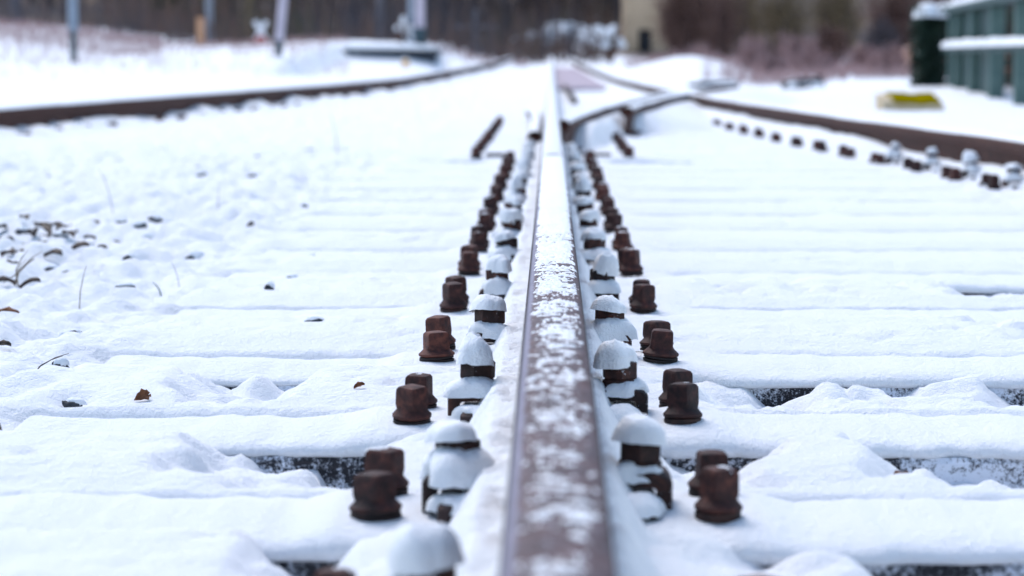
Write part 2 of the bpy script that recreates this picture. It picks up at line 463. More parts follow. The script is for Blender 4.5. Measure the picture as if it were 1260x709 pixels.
def ground_z(x, y):
    x = np.asarray(x, float); y = np.asarray(y, float)
    z = bigform(x, y)
    wob = fbm(x * 1.3 + 9, y * 1.3, 3) - 0.5
    inside = sst(SX0 - 0.10, SX0 + 0.06, x) * sst(SX1 + 0.1, SX1 - 0.06, x) * sst(17.5, 16.5, y)
    lp = lumps(x + 0.13 * wob, y, 0.115) ; lq = lumps(x + 40, y + 0.1 * wob + 3, 0.052)
    lb = lumps(x - 20, y + 7, 0.26)
    shoulder = 0.026 * lp + 0.016 * lq + 0.010 * lb + 0.02 * wob - 0.006 + 0.005 * lumps(x + 3, y, 0.024)
    crib = 0.003 + 0.020 * (lp - 0.3) + 0.015 * lq + 0.008 * (lb - 0.3) + 0.005 * lumps(x + 3, y, 0.024) + 0.022 * (fbm(x * 2.1 + 3, y * 1.2 + 8, 2) - 0.5)
    far = sst(6, 14, y)
    shoulder = shoulder * (1 - 0.4 * far) * (1 + 0.5 * sst(-0.7, -1.0, x)) - 0.024 * sst(0.56, 0.70, fbm(x * 7 + 2, y * 4.5 + 9, 3)) * sst(-0.55, -0.9, x) * sst(14, 9, y)
    crib = crib * (1 - 0.7 * far)
    z = z + shoulder * (1 - inside) + (crib + 0.018 + 0.006 * far) * inside
    # between the sleepers the snow sinks; below a sleeper it must stay under the sleeper's own snow
    ys = np.array(SLEEPER_Y)
    k = np.clip(np.searchsorted(ys, y), 1, len(ys) - 1)
    d = np.minimum(np.abs(y - ys[k - 1]), np.abs(y - ys[k]))
    # hollows where the near face of a sleeper lies open
    for row, xa, xb, dep in HOLLOWS:
        f = ys[row] - HW
        ed = 0.035 * (fbm(x * 0 + row * 7.0, y * 0 + row, 1))
        nn = np.clip(2.6 * (fbm(x * 9 + row * 9, y * 2, 2) - 0.20), 0.55, 1.2)
        z = z - dep * nn * (1.3 - 0.55 * lp) * sst(xa - 0.09, xa + 0.06, x) * sst(xb + 0.09, xb - 0.06, x) * sst(f - 0.40, f - 0.12, y) * (y < f + 0.09)
    dprev = y - ys[k - 1]
    cap = -0.008 + 0.015 * sst(HW - 0.01, HW + 0.15, dprev) + 0.005 * (lq - 0.4)
    z = np.where(inside > 0.0, z + (np.minimum(z, cap) - z) * inside, z)
    under = sst(HW + 0.004, HW - 0.02, d) * inside
    z = z * (1 - under) + np.minimum(z, -0.045) * under
    # snow banked against the rails
    nb = fbm(x * 5 + 5, y * 3.2, 3) - 0.5
    z = np.maximum(z, RAILBANK(np.abs(x + 0.008), y) + RB_N(x, y))
    dC = np.abs(x - x_on(SC, y)); kC = sst(9.6, 11.2, y) * sst(45, 30, y)
    z = np.maximum(z, rise(y) + 0.050 + 0.030 * kC - (1.5 - 0.7 * kC) * np.maximum(0, dC - 0.065) + 0.03 * nb)
    dD = (x - x_on(SD, y))
    z = np.maximum(z, rise(y) + 0.034 - 0.20 * np.maximum(0, np.abs(dD) - 0.08) + 0.10 * nb + 0.05 * (lumps(x, y, 0.16) - 0.5) * sst(0.5, 0.1, np.abs(dD)))
    kB = sst(10.5, 11.8, y) * sst(32, 24, y)
    dB = np.minimum(np.abs(x - x_on(SB, y)), np.abs(x - 0.13 - x_on(SB, y + 0.35)) + 0.5 * sst(13.9, 13.3, y))
    z = np.maximum(z, rise(y) - 0.02 + kB * (0.125 - np.where(x > x_on(SB, y), 1.6 - 1.35 * sst(12.6, 14.6, y), 0.6 - 0.35 * sst(12, 14, y)) * np.maximum(0, dB - 0.08)) + 0.02 * nb * kB - 0.2 * (1 - kB))
    # rough snow-covered growth in the middle distance on the left
    z = z + sst(-0.9, -1.6, x) * sst(3.5, 7, y) * sst(60, 20, y) * 0.022 * (lumps(x, y, 0.42) - 0.4)
    return z
def gz(x, y):
    return float(ground_z(np.array([x]), np.array([y]))[0])

def seq(a, b, f):
    out = [a]
    while out[-1] < b: out.append(out[-1] + f(out[-1]))
    return out
ys_ = np.array(seq(1.25, 12.0, lambda y: 0.0042 * max(y, 1.9)) + seq(12.12, 120, lambda y: 0.02 * (y - 6)))
xs_p = seq(0.006, 0.75, lambda x: 0.0075) ; xs_p += seq(xs_p[-1] + 0.011, 2.4, lambda x: 0.012) ; xs_p += seq(xs_p[-1] + 0.02, 70, lambda x: 0.016 + 0.05 * (x - 2.35))
xs_n = seq(0.0, 0.75, lambda x: 0.0075) ; xs_n += seq(xs_n[-1] + 0.010, 2.2, lambda x: 0.011) ; xs_n += seq(xs_n[-1] + 0.02, 70, lambda x: 0.018 + 0.04 * (x - 2.15))
xs_ = np.array([-v for v in reversed(xs_n)] + xs_p)
GX, GY = np.meshgrid(xs_, ys_)
GZ = ground_z(GX, GY)
# dips where things show through the snow on the left
DIPS = [(248,226,.05),(225,330,.05),(282,350,.045),(335,335,.03),(178,308,.03),(160,362,.03),(60,300,.10),(110,312,.08),(40,340,.07),(335,372,.02),(90,508,.03),(360,262,.03),(378,290,.02),(275,480,.04),(345,478,.05),(65,465,.05)]
dip_pts = []
for px, py, r in DIPS:
    p = on_z(px, py, -0.02); dip_pts.append((p.x, p.y, r))
    GZ -= 0.016 * np.exp(-((GX - p.x) ** 2 + ((GY - p.y) * 0.8) ** 2) / (r * 0.75) ** 2)
ground = tag(grid_obj('ground', GX, GY, GZ, M_SNOW), 'snow-covered ground and ballast', None, None, 'structure')
if 'category' in ground: del ground['category']

# wooded slope that closes the view
hx, hy = np.meshgrid(np.linspace(-90, 90, 120), np.concatenate([np.linspace(66, 100, 40), np.linspace(102, 190, 30)]))
hz = 0.30 + np.clip(hy - 70, -6, 200) * 0.13 + np.clip(hy - 100, 0, 200) * 0.28 + 0.9 * (fbm(hx * 0.12, hy * 0.12, 4) - 0.5) * sst(66, 85, hy)
hz -= 0.9 * sst(70, 66, hy)
hill = tag(grid_obj('hillside', hx, hy, hz, M_HILL), 'brown wooded hillside closing the view', None, None, 'structure')
def hill_z(x, y):
    i = int(np.clip(np.argmin(np.abs(hy[:, 0] - y)), 0, hy.shape[0] - 1)); j = int(np.argmin(np.abs(hx[0] - x)))
    return max(float(hz[i, j]), float(bigform(np.array([x]), np.array([y]))[0]))
# bare reddish earth of the cutting beside the hedge
ex, ey = np.meshgrid(np.linspace(4.6, 9.5, 60), np.linspace(33, 46, 50))
ez = bigform(ex, ey) - 0.06 + 0.62 * sst(4.7, 6.8, ex) * sst(33, 38.5, ey) * sst(46, 41, ey) + 0.25 * (fbm(ex * 0.9, ey * 0.9, 4) - 0.5)
tag(grid_obj('earth_bank', ex, ey, ez, M_EARTH), 'bare reddish earth bank behind the snow', None, None, 'structure')

# ------------------------------------------------------------------ rails
PROF_R = [(0.0625, 0.006), (0.0625, 0.013), (0.045, 0.018), (0.020, 0.026), (0.010, 0.040), (0.0075, 0.060), (0.0075, 0.095), (0.011, 0.106), (0.020, 0.112),
          (0.0325, 0.117), (0.0342, 0.121), (0.0350, 0.138), (0.0345, 0.1435), (0.0325, 0.1480), (0.0290, 0.1512), (0.0240, 0.1530), (0.0160, 0.1542), (0.008, 0.1548), (0.0, 0.155)]
PROF = PROF_R + [(-a, b) for a, b in reversed(PROF_R[:-1])]
CANT = 0.05
def sweep(name, S, mt, parent=None, prof=PROF, cant=CANT, zoff=0.0, cap=True):
    vs, fs = [], []
    n = len(prof)
    for i, p in enumerate(S):
        t = (S[min(i + 1, len(S) - 1)] - S[max(i - 1, 0)]).normalized()
        nx, ny = t.y, -t.x
        zr = float(rise(p.y)) + zoff
        for (a, b) in prof:
            o = a + cant * (b - 0.155)
            vs.append((p.x + nx * o, p.y + ny * o, b + zr))
    for i in range(len(S) - 1):
        for k in range(n - 1):
            fs.append((i*n+k, i*n+k+1, (i+1)*n+k+1, (i+1)*n+k))
        fs.append((i*n+n-1, i*n, (i+1)*n, (i+1)*n+n-1))
    if cap:
        fs.append(tuple(range(n - 1, -1, -1))); b = (len(S) - 1) * n; fs.append(tuple(range(b, b + n)))
    fs = [tuple(reversed(f)) for f in fs]
    return new_obj(name, vs, fs, mt, parent, True, R(32))
def crown(x):
    """height of the running surface above z=0 at offset x from the head centre"""
    xs = [a for a, b in PROF_R[::-1]]; zs = [b for a, b in PROF_R[::-1]]
    keep = [(a, b) for a, b in zip(xs, zs) if b > 0.137]
    return np.interp(np.abs(x), [a for a, b in keep], [b for a, b in keep])

S_MAIN = [Vector((0, y, 0)) for y in seq(0.55, 70, lambda y: 0.12 if y < 6 else 0.6)]
main_rail = empty('centre_rail', (0, 0, 0))
tag(main_rail, 'long rusty steel rail dusted with snow running straight away through the middle', 'rail')
head_k = 10                                    # profile points from here up (mirrored) are the head
sweep('rail_head', S_MAIN, M_HEAD, main_rail, prof=PROF_R[9:] + [(-a, b) for a, b in reversed(PROF_R[9:-1])])
sweep('rail_web', S_MAIN, M_RAIL, main_rail, prof=PROF_R[:9] + [(0.0205, 0.1165), (-0.0205, 0.1165)] + [(-a, b) for a, b in reversed(PROF_R[:9])])
# snow lying on the running surface, thin and broken near the camera, closed farther off
sxs = np.linspace(-0.0325, 0.0325, 60)
sys_ = np.array(seq(0.8, 7.0, lambda y: 0.0011 * y + 0.0006))
RX, RY = np.meshgrid(sxs, sys_)
st = fbm(RX * 75 + 20, RY * 115 + RX * 40, 4)           # streaks across the rail
st2 = fbm(RX * 22 + 4, RY * 17, 3)
st3 = fbm(RX * 260, RY * 330, 2)
cover = 0.60 * (st - 0.5) + 0.36 * (st2 - 0.5) + 0.46 * (st3 - 0.5)
bias = np.interp(RY, [0.8, 1.6, 2.1, 2.5, 3.0, 3.6, 4.4, 5.2], [-0.12, -0.11, -0.075, -0.05, 0.01, 0.085, 0.20, 0.32])
xx = RX - 0.001
edge = 0.45 * np.clip(np.abs(xx) / 0.031, 0, 1.3) ** 7 + 0.035 * np.exp(-((np.abs(xx) - 0.020) / 0.006) ** 2)
cv = cover + bias - edge
hgt = np.clip(cv * 0.016, -0.0012, 0.0022) - 0.0001
RZ = crown(RX) + hgt
grid_obj('rail_snow', RX, RY, RZ, M_CAP, main_rail)
sx2 = np.linspace(-0.031, 0.031, 14); sy2 = np.array(seq(6.98, 66, lambda y: 0.012 * y))
RX2, RY2 = np.meshgrid(sx2, sy2)
wv = 1 + 0.10 * (fbm(RY2 * 3, RX2 * 0 + RX2 * 5, 2) - 0.5)
RX2 = RX2 * wv
RZ2 = crown(RX2) + rise(RY2) + 0.007 * np.sqrt(np.clip(1 - (RX2 / 0.0335) ** 2, 0, 1)) - 0.0012
grid_obj('rail_snow', RX2, RY2, RZ2, M_SNOW, main_rail)

def snow_strip(S, parent, w, h, y0, seed, z0=0.155, gap=0.0):
    P = [p for p in S if p.y >= y0]
    us = np.linspace(-1, 1, 9)
    X = np.zeros((len(P), 9)); Y = np.zeros_like(X); Z = np.zeros_like(X)
    for i, p in enumerate(P):
        t = (P[min(i + 1, len(P) - 1)] - P[max(i - 1, 0)]).normalized()
        ww = w * (0.9 + 0.2 * float(fbm(np.array(p.y * 2 + seed), np.array(seed * 1.0), 2)))
        hh = h * (0.55 + 0.9 * float(fbm(np.array(p.y * 3 + seed), np.array(seed * 2.0), 2)))
        for k, u in enumerate(us):
            X[i, k] = p.x + t.y * u * ww; Y[i, k] = p.y - t.x * u * ww
            Z[i, k] = z0 + float(rise(p.y)) - 0.006 + 0.006 * (1 - abs(u) ** 3) + hh * (1 - u ** 4) ** 0.6
    return grid_obj('rail_snow', X, Y, Z, M_CAP, parent)
def far_rail(name, S, label, w=0.031, h=0.010, seed=1, y0=0, zoff=0.0):
    e = empty(name, (0, 0, 0)); tag(e, label, 'rail')
    sweep('rail_body', S, M_RAIL, e, zoff=zoff)
    snow_strip(S, e, w, h, y0, seed, 0.155 + zoff)
    return e
far_rail('outer_rail', SC, 'rusty brown rail with snow on its head curving away on the right', seed=3)
far_rail('diverging_rail', SB, 'dark rail branching off the middle rail towards the right in the distance', seed=5, zoff=-0.004)
far_rail('siding_rail', SD, 'dark brown rail of the neighbouring track crossing the upper left', seed=8)
S_CK = [Vector((p.x + 0.13, p.y - 0.35, 0)) for p in SB if 13.4 < p.y < 19.0]
far_rail('check_rail', S_CK, 'short check rail lying just in front of the branching rail', seed=9)
S_W1 = [Vector((x, y, 0)) for x, y in ((-0.078, 10.9), (-0.082, 11.6), (-0.085, 13.5), (-0.10, 15.2), (-0.14, 16.2))]
far_rail('wing_rail', [Vector((a.x, a.y, 0)) for a in smooth_line([(p.x, p.y) for p in S_W1], 0.2)], 'snowed-over wing rail hugging the left side of the middle rail far off', h=0.02, seed=12, zoff=-0.075)

S_E = smooth_line([(p.x, p.y) for p in (on_z(836, 117, 0.05), on_z(865, 126, 0.05), on_z(902, 136, 0.05))], 0.3)[::-1]
far_rail('closure_rail', S_E, 'thin half-buried rail running close along the left of the right-hand rail', h=0.012, seed=15, zoff=-0.10)

# ------------------------------------------------------------------ sleepers with their snow
for i, yc in enumerate(SLEEPER_Y):
    o = empty('railway_sleeper', (0, yc, 0))
    if i == 0:
        tag(o, 'dark timber sleeper nearest the camera, half cut off by the bottom edge', 'sleeper', 'sleepers under the track')
    else:
        tag(o, 'snow-covered timber sleeper, %s back from the bottom edge of the picture' % ORD[i], 'sleeper', 'sleepers under the track')
    jit = [rnd.uniform(-0.004, 0.004) for _ in range(4)]
    mb = MB(); mb.box(SX0 + 0.02 + rnd.uniform(-.05, .05), SX1, -HW + jit[0], HW, -0.17, -0.024, ch=0.006)
    mb.build('timber', M_TIMBER, o)
    near = i < 7
    nx = 420 if near else 110
    U = np.linspace(SX0, SX1, nx)
    prof = [(-0.120, -0.0225), (-0.131, -0.0205), (-0.1355, -0.0165), (-0.134, -0.0115), (-0.127, -0.007), (-0.115, -0.004), (-0.10, -0.002), (-0.075, -0.0005), (-0.04, 0.0), (0, 0.0005),
            (0.04, 0.0), (0.08, -0.002), (0.11, -0.006), (0.128, -0.012), (0.134, -0.018), (0.124, -0.0225)]
    PY = np.array([a for a, b in prof]); PZ = np.array([b for a, b in prof])
    XX, PPY = np.meshgrid(U, PY, indexing='ij'); _, PPZ = np.meshgrid(U, PZ, indexing='ij')
    e1 = fbm(U * 7 + i * 31, U * 0 + i * 3.7, 4) - 0.5
    e2 = fbm(U * 2.1 + i * 11, U * 0 + i * 1.7 + 40, 3) - 0.5
    e3 = fbm(U * 34 + i * 13, U * 0 + i * 2.9 + 11, 2) - 0.5
    YY = PPY + (np.sign(PPY) * np.abs(PPY / 0.13) ** 4) * (0.030 * e1 + 0.012 * e3)[:, None]
    sc_edge = np.clip((PPZ + 0.0225) / 0.0225, 0, 1)
    ZZ = PPZ - 0.004 + sc_edge * ((0.012 * e2 + 0.009 * e1 + 0.004 * e3)[:, None] + 0.008 * (fbm(XX * 9 + i * 5, YY * 9, 3) - 0.5) + 0.004 * (lumps(XX + i, YY, 0.05) - 0.4))
    # a little deeper round the base plates, banked against the foot of the rail
    xr = np.abs(XX + 0.008)
    ZZ += sc_edge * 0.0105 * sst(0.26, 0.20, xr)
    ZZ = np.maximum(ZZ, sc_edge ** 3 * (RAILBANK(xr, yc + YY) + RB_N(XX, yc + YY)) - (1 - sc_edge) - (xr > 0.12))
    xc = np.abs(XX - float(x_on(SC, yc)) + 0.008)
    ZZ += sc_edge * 0.0105 * sst(0.26, 0.20, xc)
    if 10.2 < yc < 15.6: ZZ += sc_edge * 0.010 * sst(0.50, 0.40, xr) * sst(0.20, 0.26, xr)
    grid_obj('snow_cover', XX, YY, ZZ, M_SNOW, o)

# ------------------------------------------------------------------ fastenings
def lump(name, wx, wy, h, seed, mat_, parent, e=2.6, droop=0.004, p=2.2, nrm=0.35):
    """a cushion of snow: rings round a superellipse footprint with an uneven surface"""
    n, k = 32, 12
    c0 = float(fbm(np.array(seed * 3.1), np.array(seed * 1.3), 2)) - 0.5
    c1 = float(fbm(np.array(seed * 5.1), np.array(seed * 2.3), 2)) - 0.5
    vs = [(0, 0, h * (0.99 + 0.7 * c0 + 0.15 * c1))]
    for r in range(1, k + 1):
        q = r / k
        for i in range(n):
            a = 2 * math.pi * i / n
            c, d = math.cos(a), math.sin(a)
            m = (abs(c) ** e + abs(d) ** e) ** (-1.0 / e)
            nz = float(fbm(np.array(c * q * 1.15 + seed * 3.1), np.array(d * q * 1.15 + seed * 1.3), 2)) - 0.5
            nz2 = float(fbm(np.array(c * q * 7 + seed * 5.1), np.array(d * q * 7 + seed * 2.3), 2)) - 0.5
            rr = q * (1 + nrm * nz * q + 0.07 * nz2 * q)
            z = h * max(0.0, 1 - q ** p) ** 0.5 * (1 + 0.7 * nz + 0.15 * nz2) - droop * q ** 6 * (1 + nz2)
            vs.append((c * m * rr * wx / 2, d * m * rr * wy / 2, z))
    fs = [(0, 1 + i, 1 + (i + 1) % n) for i in range(n)]
    for r in range(k - 1):
        b0 = 1 + r * n; b1 = b0 + n
        for i in range(n):
            j = (i + 1) % n
            fs.append((b0 + i, b1 + i, b1 + j, b0 + j))
    return new_obj(name, vs, fs, mat_, parent, True)

def screw_mesh():
    mb = MB()
    prof = [(0.0215, 0.008), (0.0245, 0.010), (0.0248, 0.013), (0.0215, 0.0165), (0.0178, 0.0200), (0.0163, 0.0225), (0.0156, 0.026), (0.0150, 0.040), (0.0147, 0.0445), (0.0128, 0.0475), (0.0075, 0.0492)]
    sq = [2, 2, 2, 2, 2.4, 5, 11, 14, 14, 9, 4]
    mb.lathe(prof, 32, sq=sq)
    return mb
def washer_mesh():
    mb = MB()
    mb.lathe([(0.0238, 0.0), (0.0240, 0.0036), (0.0215, 0.0042)], 20)
    mb.lathe([(0.0212, 0.0044), (0.0236, 0.0050), (0.0234, 0.0082)], 20, M=Matrix.Rotation(0.05, 4, 'X'))
    return mb
_parts = {}
def part(name, mb, mat_, parent, key, smooth=True, angle=R(35)):
    if key not in _parts:
        o = mb().build(name, mat_, None, smooth, angle)
        _parts[key] = o.data
        o.parent = parent
        return o
    o = bpy.data.objects.new(name, _parts[key]); C.objects.link(o); o.parent = parent
    return o
def add_screw(parent, x, y, tilt=True):
    s = part('sleeper_screw', screw_mesh, M_SCREW, parent, 'screw')
    s.location = (x, y, 0.0045)
    s.rotation_euler = (rnd.uniform(-0.08, 0.08), rnd.uniform(-0.08, 0.08), rnd.uniform(0, 6.28))
    k = rnd.uniform(0.93, 1.06); s.scale = (k, k, rnd.uniform(0.88, 1.08))
    part('spring_washer', washer_mesh, M_WASHER, s, 'washer')
    q = rnd.random()
    if q < 0.40:
        d = snow_piece('toe', s, rnd.randrange(7)); a = rnd.uniform(0, 6.28); d.name = 'snow_dab'
        d.location = (0.019 * math.cos(a), 0.019 * math.sin(a), 0.012); k = rnd.uniform(.22, .42); d.scale = (k, k, k * 1.4)
    if q > 0.72:
        d = snow_piece('toe', s, rnd.randrange(7)); d.name = 'snow_dab'
        d.location = (rnd.uniform(-.004, .004), rnd.uniform(-.004, .004), 0.047); k = rnd.uniform(.30, .5); d.scale = (k, k, k * .8)
    return s
def clip_mesh():
    """clamping plate: an arch with a heel on the base plate and a toe on the rail foot (toe towards -x)"""
    mb = MB()
    pts = [(-0.036, 0.018), (-0.036, 0.030), (-0.030, 0.0385), (-0.018, 0.0415), (0.012, 0.0415), (0.026, 0.038), (0.0305, 0.032), (0.0305, 0.003), (0.019, 0.003), (0.019, 0.022), (0.014, 0.027), (-0.010, 0.0275), (-0.020, 0.0250), (-0.024, 0.018)]
    n = len(pts); w = 0.031
    ring = lambda y, s: [(x * s, y, 0.022 + (z - 0.022) * s) for x, z in pts]
    vs = ring(-w, 0.93) + ring(-w + 0.003, 1) + ring(w - 0.003, 1) + ring(w, 0.93)
    fs = [tuple(range(n)), tuple(range(4 * n - 1, 3 * n - 1, -1))]
    for r in range(3):
        for k in range(n):
            j = (k + 1) % n
            fs.append((r*n + j, r*n + k, (r+1)*n + k, (r+1)*n + j))
    mb.add(vs, fs)
    return mb
def nut_mesh():
    mb = MB()
    prof = [(0.0205, 0.0425), (0.0215, 0.0435), (0.0215, 0.0500), (0.0192, 0.0510), (0.0192, 0.0520), (0.0208, 0.0530), (0.0208, 0.0715), (0.0190, 0.0735), (0.012, 0.0738), (0.0118, 0.0755), (0.0105, 0.0765)]
    vs = []; n = 24
    hexr = [0, 0, 0, 0, 1, 1, 1, 0.6, 0, 0, 0]
    for (r, z), hx_ in zip(prof, hexr):
        for i in range(n):
            a = 2 * math.pi * i / n
            b = (a % (math.pi / 3)) - math.pi / 6
            rr = r * (1 - hx_ + hx_ * math.cos(math.pi / 6) / math.cos(b) * 1.08)
            vs.append((rr * math.cos(a), rr * math.sin(a), z))
    fs = [tuple(range(n - 1, -1, -1)), tuple(range((len(prof) - 1) * n, len(prof) * n))]
    for k in range(len(prof) - 1):
        for i in range(n):
            j = (i + 1) % n
            fs.append((k*n+i, k*n+j, k*n+n+j, k*n+n+i))
    mb.add(vs, fs)
    return mb
def rib_mesh():
    mb = MB(); mb.box(-0.017, 0.017, -0.076, 0.076, 0.0005, 0.019, ch=0.0035); return mb
LUMPV = {}
def snow_piece(kind, parent, v):
    key = (kind, v)
    name = {'cap': 'snow_cap', 'apron': 'clip_snow', 'toe': 'rib_snow'}[kind]
    if key not in LUMPV:
        if kind == 'cap':   o = lump(name, 0.049 + 0.004 * rnd.random(), 0.049, 0.020 + 0.006 * rnd.random(), v + 1, M_CAP, parent, 2.3, 0.003, 2.5, 0.8)
        elif kind == 'apron': o = lump(name, 0.068, 0.064, 0.016 + 0.006 * rnd.random(), v + 11, M_CAP, parent, 2.8, 0.004, 2.5, 0.9)
        else:               o = lump(name, 0.050, 0.052, 0.008 + 0.004 * rnd.random(), v + 21, M_CAP, parent, 2.4, 0.006, 2.2, 1.3)
        LUMPV[key] = o.data
        return o
    o = bpy.data.objects.new(name, LUMPV[key]); C.objects.link(o); o.parent = parent
    return o
def fastening(x, y, rz, label, group, wide=0.0, clips=True, zoff=0.0, sides=(-1, 1)):
    """one base plate under a rail with its screws, ribs, clips, nuts and the snow lying on them"""
    e = empty('rail_fastening', (x, y, zoff), rz)
    tag(e, label, 'rail fastening', group)
    xs = 0.163 + wide
    key = 'plate%.2f' % wide
    def pm():
        mb = MB(); mb.box(-xs - 0.032, xs + 0.032, -0.096, 0.096, -0.022, -0.0005, ch=0.004); return mb
    part('base_plate', pm, M_PLATE, e, key)
    for s in (-1, 1):
        for yy in (-0.066, 0.066):
            sc = add_screw(e, s * (xs + rnd.uniform(-0.003, 0.003)), yy + rnd.uniform(-0.006, 0.006))
        if clips and s in sides:
            rb = part('rib', rib_mesh, M_PLATE, e, 'rib'); rb.location = (s * 0.088, 0, 0)
            t = snow_piece('toe', rb, rnd.randrange(7)); t.location = (0, -0.052, 0.016)
            t2 = snow_piece('toe', rb, rnd.randrange(7)); t2.location = (0, 0.054, 0.016)
            c = part('clip', clip_mesh, M_CLIP, e, 'clip'); c.location = (s * 0.091, rnd.uniform(-0.006, 0.006), 0.001)
            if s < 0: c.rotation_euler = (0, 0, math.pi)
            a = snow_piece('apron', c, rnd.randrange(9)); a.location = (0, (-0.010 if s > 0 else 0.010), 0.0375); a.rotation_euler = (rnd.uniform(0.0, 0.10) * s, 0, 0)
            k = rnd.uniform(0.8, 1.08); a.scale = (k, k * rnd.uniform(.85, 1.1), rnd.uniform(0.7, 1.5)); a.location.x += rnd.uniform(-.006, .006)
            nt_ = part('clip_nut', nut_mesh, M_CLIP, e, 'nut'); nt_.location = (s * 0.088 + rnd.uniform(-.003, .003), rnd.uniform(-0.004, 0.006), 0.0); nt_.rotation_euler = (rnd.uniform(-.05, .05), rnd.uniform(-.06, .06), rnd.uniform(0, 6.28))
            sc = snow_piece('cap', nt_, rnd.randrange(9)); sc.location = (rnd.uniform(-.004, .004), rnd.uniform(-.005, .005), 0.0725); sc.rotation_euler = (rnd.uniform(-.18, .18), rnd.uniform(-.22, .22), 0)
            k = rnd.uniform(0.85, 1.10); sc.scale = (k, k * rnd.uniform(.85, 1.1), rnd.uniform(0.65, 1.3))
    return e
kk = 0
for i, yc in enumerate(SLEEPER_Y):
    if yc > 10.2 or i == 0 and False: continue
    if i == 0:
        lab = 'snow-buried rail fastening cut off by the bottom edge, on the middle rail'
    elif i == 1:
        lab = 'nearest whole pair of rusty screws and snow-capped clips on the middle rail'
    else:
        lab = 'rusty screws and snow-capped clips on the middle rail, %s whole set from the front' % ORD[i - 1]
    fastening(-0.008, yc, 0, lab, 'fastenings along the middle rail', sides=(-1,) if i == 0 else (-1, 1))
for i, yc in enumerate([y for y in SLEEPER_Y if 10.2 < y < 15.6]):
    e = fastening(0.0, yc, 0, 'wide crossing plate with outer screws where the middle rail branches, %s from the front' % ORD[i], 'crossing plates under the branching rails', wide=0.165, clips=False)
    if i == 0:
        for xa, xb in ((-0.285, -0.205), (0.115, 0.255)):
            m = MB(); m.box(xa, xb, -0.02, 0.03, -0.01, 0.021, ch=0.003); m.build('stop_bar', M_PLATE, e)
for i, yc in enumerate([y for y in SLEEPER_Y if 7.4 < y < 16.5]):
    xc = float(x_on(SC, yc)); ang = math.atan2(float(x_on(SC, yc + .2)) - float(x_on(SC, yc - .2)), 0.4)
    if yc > 15.2: continue
    fastening(xc - 0.008, yc, -ang, 'dark snow-topped fastening on the curving right-hand rail, %s from the right edge' % ORD[i], 'fastenings along the right-hand rail', clips=yc < 10.4)
yc = 13.0; kk = 0
while yc < 22:
    xc = float(x_on(SD, yc)); ang = math.atan2(float(x_on(SD, yc + .2)) - float(x_on(SD, yc - .2)), 0.4)
    fastening(xc - 0.008, yc, -ang, 'snowy dark fastening of the neighbouring rail, %s from the left edge of the picture' % ORD[kk], 'fastenings along the neighbouring rail', zoff=-0.02, clips=False)
    yc += 0.62; kk += 1

# ------------------------------------------------------------------ leaves, stones, stems in the snow
def leaf(px, py, size, mat_, label, rz=None, tilt=0.5, wide=0.55):
    p = on_z(px, py, -0.01); z = gz(p.x, p.y)
    vs, fs = [], []
    n = 7
    for i in range(n):
        t = i / (n - 1); w = math.sin(math.pi * min(1, t * 0.95 + 0.03)) ** 0.8 * wide / 2 * (1 + 0.25 * math.sin(t * 17))
        zz = 0.20 * math.sin(t * 2.6)
        for k, u in enumerate((-1, -0.5, 0, 0.5, 1)):
            vs.append(((t - 0.5) * size, u * w * size, (zz + 0.16 * u * u) * size))
    for i in range(n - 1):
        for k in range(4):
            fs.append((i*5+k, i*5+k+1, i*5+5+k+1, i*5+5+k))
    nv = len(vs)                                   # a thin body, not a bare sheet
    vs += [(a, b, c - 0.0007) for a, b, c in vs]
    fs += [tuple(reversed([v + nv for v in f])) for f in fs]
    rim = [i * 5 for i in range(n)] + [(n - 1) * 5 + k for k in range(1, 5)] + [i * 5 + 4 for i in range(n - 2, -1, -1)] + [3, 2, 1]
    for a, b in zip(rim, rim[1:] + rim[:1]): fs.append((a, b, b + nv, a + nv))
    o = new_obj('dead_leaf', vs, fs, mat_, None, True)
    o.location = (p.x, p.y, z + 0.10 * size); o.rotation_euler = (tilt, rnd.uniform(-0.3, 0.3), rnd.uniform(0, 6.28) if rz is None else rz)
    tag(o, label, 'leaf', 'dead leaves on the snow')
    return o
leaf(173, 500, 0.028, M_LEAF, 'rust-brown curled leaf standing alone in the snow at lower left', 1.1, 0.9)
leaf(442, 492, 0.016, M_LEAF, 'tiny brown leaf left of the second whole fastening', 0.5, 0.5)
leaf(8, 388, 0.050, M_LEAF, 'tan orange leaf cut by the left edge of the picture', 0.1, 0.4)
leaf(1106, 578, 0.034, M_LEAF, 'orange-brown leaf against the sleeper edge at lower right', 0.2, 0.9)
leaf(4, 440, 0.024, M_LEAFD, 'small dark leaf at the left edge below the orange one', 0.2, 0.4)
leaf(308, 288, 0.024, M_LEAFD, 'small dark leaf in the middle of the left snowfield', 0.8, 0.8)
for i, (px, py, s) in enumerate([(2, 294, .08), (52, 297, .11), (70, 290, .07), (98, 318, .085), (22, 328, .085), (52, 318, .06), (86, 283, .055), (66, 330, .08), (6, 358, .07), (38, 364, .07), (118, 286, .05), (14, 340, .06), (30, 292, .07), (42, 306, .08), (76, 296, .06), (60, 308, .07), (110, 300, .06), (34, 318, .06), (84, 312, .07), (8, 312, .08), (10, 330, .07), (126, 318, .045), (142, 300, .04), (92, 296, .06)]):
    leaf(px, py, s * 0.6, M_LEAFD, 'dark wet leaf in the patch of leaf litter at the left edge', None, rnd.uniform(0.0, 0.25), 0.6)
